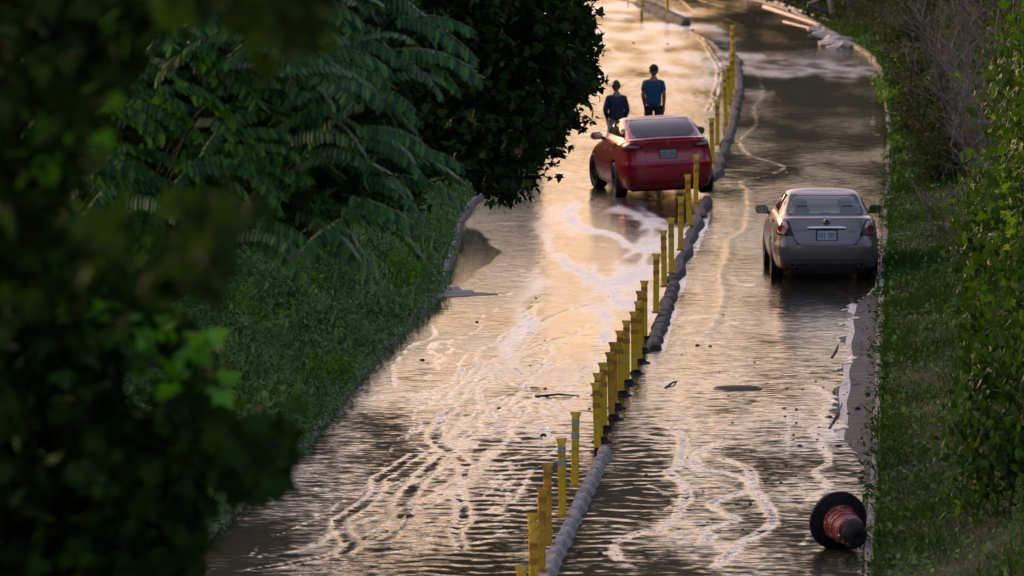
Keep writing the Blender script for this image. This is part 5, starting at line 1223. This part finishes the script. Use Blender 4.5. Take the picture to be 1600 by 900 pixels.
# -------- the maple over the left lane
def maple_tree():
    base = Vector((-8.4, 104.5, terrain_z(-8.4, 104.5))); root = empty('maple_tree', base, label='black-green maple crown overhanging the left lane in front of the flood', cat='tree')
    outline = [(905, -30), (912, 20), (925, 60), (930, 95), (926, 140), (893, 150), (893, 195), (862, 215), (848, 235), (818, 262), (808, 290), (772, 296), (735, 262), (702, 252), (660, 290), (610, 318), (560, 322), (520, 300), (500, -30)]
    n = 30000; poly = np.array(outline, float)
    def inside(px, py):
        c = np.zeros(len(px), bool); j = len(poly) - 1
        for i in range(len(poly)):
            xi, yi = poly[i]; xj, yj = poly[j]; m = ((yi > py) != (yj > py)) & (px < (xj - xi) * (py - yi) / (yj - yi + 1e-9) + xi); c ^= m; j = i
        return c
    # the outline fixes the crown's section; depth gives it its volume
    px = rng.uniform(480, 960, n * 3); py = rng.uniform(-320, 330, n * 3)
    ins = inside(px, np.maximum(py, -25)); px, py = px[ins][:n], py[ins][:n]
    ins = rng.uniform(0, 1, len(px)) > .0
    Y = 104 + rng.normal(0, 1.6, len(px)); P = np.array([at_depth(a, b, 104) for a, b in zip(px, py)]); P[:, 1] = Y
    nz = np.array([noise.noise(Vector(p) * 1.6) for p in P]); P = P[nz > -.34]
    tip = rng.normal(0, .04, P.shape); P = P + tip
    P -= np.array(base)
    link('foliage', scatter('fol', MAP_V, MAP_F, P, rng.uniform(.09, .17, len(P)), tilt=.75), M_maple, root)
    # loose sprays at the edge
    S = []
    for (x, y) in [(925, 70), (932, 128), (920, 40), (905, 185), (880, 222), (868, 248), (838, 270), (800, 300), (815, 292), (776, 306), (752, 290), (715, 272), (900, 160), (912, 5), (640, 318), (580, 330)]:
        for k in range(26): c = at_depth(x + rng.normal(0, 10), y + rng.normal(0, 8), 103.5); S.append((c.x, c.y + rng.normal(0, .4), c.z))
    S = np.array(S) - np.array(base); link('foliage', scatter('fol', MAP_V, MAP_F, S, rng.uniform(.08, .16, len(S)), tilt=.7), M_maple, root)
    tips = [at_depth(x, y, 104 + dy) - base for x, y, dy in [(640, -120, 0), (880, 60, .5), (840, 180, -.4), (760, 240, .3), (640, 240, .6), (700, 60, -.5), (900, 120, 0), (820, -60, 0)]]
    link('trunk', limb_mesh((0, 0, -.3), [tuple(t) for t in tips], .15, 5, 9), M_bark_dk, root)
    for k in range(1): pass
maple_tree()

# -------- the feathery tree (long compound leaves hanging in rows)
def frond_mesh(seed, n=13, ln=.85):
    rn = random.Random(seed); V = []; F = []
    def cen(t): return Vector((.05 * math.sin(t * 3 + seed), ln * t * (1 - .12 * t), .10 * math.sin(t * 1.5) - .34 * ln * t * t))
    for k in range(7):
        p = cen(k / 6); w = .006
        V += [(p.x - w, p.y, p.z), (p.x + w, p.y, p.z)]
        if k: b = 2 * k; F.append([b - 2, b - 1, b + 1, b])
    for k in range(n):
        t = .12 + .86 * k / (n - 1); c = cen(t); L_ = .155 * (1 - .45 * abs(t - .45)) * rn.uniform(.85, 1.1)
        for s in (-1, 1):
            dr = Vector((s * .85, .42, -.42 + rn.uniform(-.15, .15))).normalized(); up = Vector((0, 0, 1)); sd = dr.cross(up).normalized() * s * .026; b = len(V)
            dn = Vector((0, 0, -.018))
            for q, w in ((0, .0), (.3, 1.), (.7, .8), (1., .0)):
                pnt = c + dr * L_ * q + Vector((0, 0, -.05 * q * q))
                if w == 0: V.append(tuple(pnt))
                else: V.append(tuple(pnt + sd * w + dn)); V.append(tuple(pnt - sd * w + dn))
            F += [[b, b + 1, b + 3, b + 5], [b, b + 5, b + 4, b + 2]]
    return np_mesh('frond', V, F)
def inpoly(poly, px, py):
    c = False; j = len(poly) - 1
    for i in range(len(poly)):
        (xi, yi), (xj, yj) = poly[i], poly[j]
        if (yi > py) != (yj > py) and px < (xj - xi) * (py - yi) / (yj - yi + 1e-9) + xi: c = not c
        j = i
    return c
def feathery_tree():
    Y0 = 76.; base = Vector((-4.9, Y0 + 1, terrain_z(-4.9, Y0 + 1))); root = empty('feathery_tree', base, label='tree with rows of long feathery drooping leaves in the upper left', cat='tree')
    FM = [frond_mesh(k, rndn, ln) for k, (rndn, ln) in enumerate([(13, .8), (14, .9), (12, .7), (15, 1.0), (13, .85)])]
    for m in FM: m.materials.append(M_ail)
    poly = [(150, -40), (640, -40), (672, 60), (668, 140), (640, 225), (650, 290), (600, 345), (520, 385), (440, 370), (330, 390), (230, 400), (130, 330), (110, 120)]
    rn = random.Random(21); cnt = 0; tips = []
    # leaves grow in tufts from branch ends
    tufts = []
    for _ in range(4000):
        x, y = rn.uniform(110, 680), rn.uniform(-60, 395)
        if not inpoly(poly, x, max(-30, y)): continue
        if all((x - a) ** 2 + ((y - b) * 1.2) ** 2 > 44 ** 2 for a, b, _ in tufts): tufts.append((x, y, rn.uniform(-2.2, 2.2)))
        if len(tufts) > 75: break
    for (x, y, dy) in tufts:
        tuft = at_depth(x - 50, y - 22, Y0 + dy) - base; tips.append(tuft)
        for k in range(4):
            if cnt >= 296: break
            dirx = rn.uniform(.35, 1.0) * (1 if rn.random() < .82 else -1); a = math.atan2(-dirx, rn.uniform(-.65, .35))
            link('leaf', FM[cnt % 5], None, root, tuple(tuft + Vector((rn.uniform(-.1, .1), rn.uniform(-.15, .15), rn.uniform(-.12, .12)))), (rad(rn.uniform(-25, 15)), rad(rn.uniform(-22, 22)), a)); cnt += 1
    link('trunk', limb_mesh((-1.6, 2.5, -.3), [(-1.5, 2.5, 6)] + [tuple(t + Vector((-.1, .9, 0))) for t in tips[::6] if t.z > 4.6], .07, 8, 8), M_bark_dk, root)
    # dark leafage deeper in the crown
    n = 11000; P = []
    while len(P) < n:
        x, y = rng.uniform(60, 640), rng.uniform(-260, 400)
        if inpoly(poly, x + 35, min(395, max(-30, y + 25))): c = at_depth(x, y, Y0 + 3.2); P.append((c.x, c.y + rng.normal(0, .9), c.z))
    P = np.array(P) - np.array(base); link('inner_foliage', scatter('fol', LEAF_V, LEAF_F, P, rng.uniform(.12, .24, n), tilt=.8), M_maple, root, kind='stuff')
feathery_tree()

# -------- near vines and saplings at the left, out of focus
def near_tree(name, Y, poly, n, size, mat, label, spread, basex, seed, lit=None, holes=.0, nscale=1.6):
    base = Vector((basex, Y, 0)); root = empty(name, base, label=label, cat='tree', group=None); P = []
    while len(P) < n:
        x, y = rng.uniform(-260, 520), rng.uniform(-160, 1010)
        if not inpoly(poly, x, y): continue
        dy = rng.normal(0, spread); c = at_depth(x, y, Y); 
        if noise.noise(Vector((c.x * nscale, c.z * nscale, seed))) < holes: continue
        P.append((c.x, Y + dy, c.z))
    P = np.array(P) - np.array(base); link('foliage', scatter('fol', MAP_V, MAP_F, P, rng.uniform(.6, 1.3, n) * size, tilt=.8), mat, root)
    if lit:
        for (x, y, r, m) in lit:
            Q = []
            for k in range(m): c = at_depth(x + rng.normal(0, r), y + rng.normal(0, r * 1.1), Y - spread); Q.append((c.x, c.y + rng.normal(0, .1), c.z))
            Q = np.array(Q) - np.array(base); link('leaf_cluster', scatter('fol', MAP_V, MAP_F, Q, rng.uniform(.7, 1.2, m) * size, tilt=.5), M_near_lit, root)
    tips = []
    rn = random.Random(seed)
    for k in range(3):
        for _ in range(50):
            x, y = rn.uniform(0, 480), rn.uniform(0, 880)
            if inpoly(poly, x, y): break
        tips.append(tuple(at_depth(x * .3 - 190, y, Y + 1.2) - base))
    link('trunk', limb_mesh((-1.2, 1.6, -.3), tips, .016, seed, 8), M_bark_dk, root)
near_tree('near_sapling', 40., [(-300, 300), (-40, 250), (110, 330), (190, 420), (240, 460), (275, 530), (345, 618), (318, 660), (372, 665), (445, 658), (462, 700), (440, 750), (370, 772), (345, 800), (312, 870), (270, 1000), (-300, 1000)], 7600, .12, M_near,
          'blurred dark leafy sapling filling the lower left, bright leaves at its right edge', .8, -3.6, 3, lit=[(345, 600, 9, 8), (310, 545, 14, 14), (215, 520, 22, 20), (195, 545, 20, 12), (60, 440, 18, 8), (150, 480, 20, 8), (265, 585, 16, 8)], holes=-.42, nscale=3)
near_tree('near_tree', 33., [(-300, -160), (560, -160), (520, -10), (300, 10), (240, 60), (200, 130), (140, 210), (110, 300), (60, 360), (150, 380), (200, 420), (60, 470), (-300, 470)], 3600, .11, M_near,
          'blurred dark leafy tree at the upper left edge with a few bright leaves', .7, -3.2, 6, lit=[(170, 42, 9, 5), (70, 262, 12, 8), (85, 210, 16, 6), (150, 150, 22, 6), (30, 225, 20, 5)], holes=-.30, nscale=3.5)
near_tree('drooping_branch_tree', 24., [(250, -60), (560, -60), (540, 40), (430, 90), (330, 60), (250, 20)], 240, .09, M_near, 'very blurred branch tips hanging across the top left', .4, -2.9, 9, holes=-.1, nscale=5)
near_tree('low_branch_tree', 27., [(140, 350), (300, 320), (430, 330), (440, 400), (330, 440), (200, 430)], 230, .10, M_near, 'very blurred low branch tips below the feathery leaves', .4, -2.6, 12, holes=-.1, nscale=5)
# trees standing on the left bank behind, closing the gaps
for i, (x, y, r3, n) in enumerate([(-6.4, 112, (1.8, 2.2, 2.0), 7000), (-5.6, 124, (1.7, 2.4, 1.9), 6000), (-7.5, 100, (1.8, 2, 2.4), 6000), (-4.6, 150, (1.3, 3, 2.3), 7000), (-4.4, 166, (1.3, 3, 2.4), 7000), (-5.5, 138, (2.0, 3, 2.4), 7000)]):
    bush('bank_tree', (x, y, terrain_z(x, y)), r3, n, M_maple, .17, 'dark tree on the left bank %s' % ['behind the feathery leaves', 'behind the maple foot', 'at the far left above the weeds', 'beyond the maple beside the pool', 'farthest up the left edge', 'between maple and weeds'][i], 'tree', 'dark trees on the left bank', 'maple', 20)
# loose weeds at the pool and along the far left edge
for i, (px, py, w, h, n) in enumerate([(735, 300, .35, .9, 500), (712, 335, .35, .7, 400), (765, 262, .3, .5, 260), (700, 380, .3, .5, 300), (688, 420, .22, .35, 260)]):
    g = ground(px, py + 60 if i < 3 else py + 35); x = lft(g.y) - .25; root = empty('weed_clump', (x, g.y, .05), label='grey-green weed clump leaning over the left road edge, %s' % ['tallest above the still pool', 'just left of the pool', 'highest, under the maple', 'beside the pool middle', 'lowest, by the pale slab'][i], cat='weed', group='weed clumps beside the still pool')
    P = crown_points(n, (0, 0, h * .6), (w, .8, h * .6), 8, .35, .3); link('foliage', scatter('fol', LEAF_V * np.array([.6, 1, 1]), LEAF_F, P, rng.uniform(.06, .13, n), tilt=.8), M_weed, root)
LB = [(97, .9, .5, .6, 1), (101, 1.6, .6, .9, 0), (104.5, .6, .45, .5, 1), (108, 1.1, .55, .8, 0), (111, .45, .4, .5, 1), (113.5, 1.9, .7, 1.0, 1), (116.5, .5, .5, .75, 0), (119, 1.3, .5, .9, 1), (122, .4, .38, .6, 0), (124.5, 1.5, .6, 1.0, 0), (127.5, .45, .4, .6, 1), (121, 2.6, .7, 1.0, 1), (106, 2.6, .7, 1.0, 1), (130, 1.6, .6, 1.0, 1)]
for i, (y, d, w, h, g_) in enumerate(LB):
    x = lft(y) - d; root = empty('weed_clump', (x, y, terrain_z(x, y)), label='%s weed clump, left bank, %s' % ('green' if g_ else 'grey-green', ['nearest the blurred sapling', 'second up beside the sapling', 'low one touching the road edge above the sapling', 'set back from the road edge, lower bank', 'small one leaning over the road, lower bank', 'large one in the middle of the bank', 'bulging over the road edge mid-bank', 'mid-bank one behind the bulging clump', 'small one at the edge below the pale slab', 'set back below the pale slab', 'touching the pale slab', 'high on the bank under the feathery leaves', 'high on the lower bank', 'topmost beside the maple foot'][i], ), cat='weed', group='weed clumps along the left bank')
    n = 900; P = crown_points(n, (0, 0, h * .45), (w, .9, h * .55), 10, .35, .35); link('foliage', scatter('fol', LEAF_V * np.array([.7, 1, 1]), LEAF_F, P, rng.uniform(.05, .14, n), tilt=.8), M_green_weed if g_ else M_weed, root)
# tall feathery weed in the lower right corner
for i, (px, py, y, h) in enumerate([(1585, 905, 88, 1.35), (1560, 905, 89.5, .8)]):
    g = at_depth(px, py, y); root = empty('mugwort_plant', (g.x, y, g.z - .2), label=['tall grey-green feathery weed in the bottom right corner', 'short grey-green feathery weed left of the taller one'][i], cat='weed')
    P = []
    for k in range(900):
        t = rng.uniform(0, 1); r = .22 * (1 - t) + .03; P.append((rng.normal(0, r * .6) + .08 * t, rng.normal(0, r * .6), t * h))
    link('foliage', scatter('fol', LEAF_V * np.array([.5, 1, 1]), LEAF_F, np.array(P), rng.uniform(.03, .08, len(P)), tilt=1.0), M_weed, root)
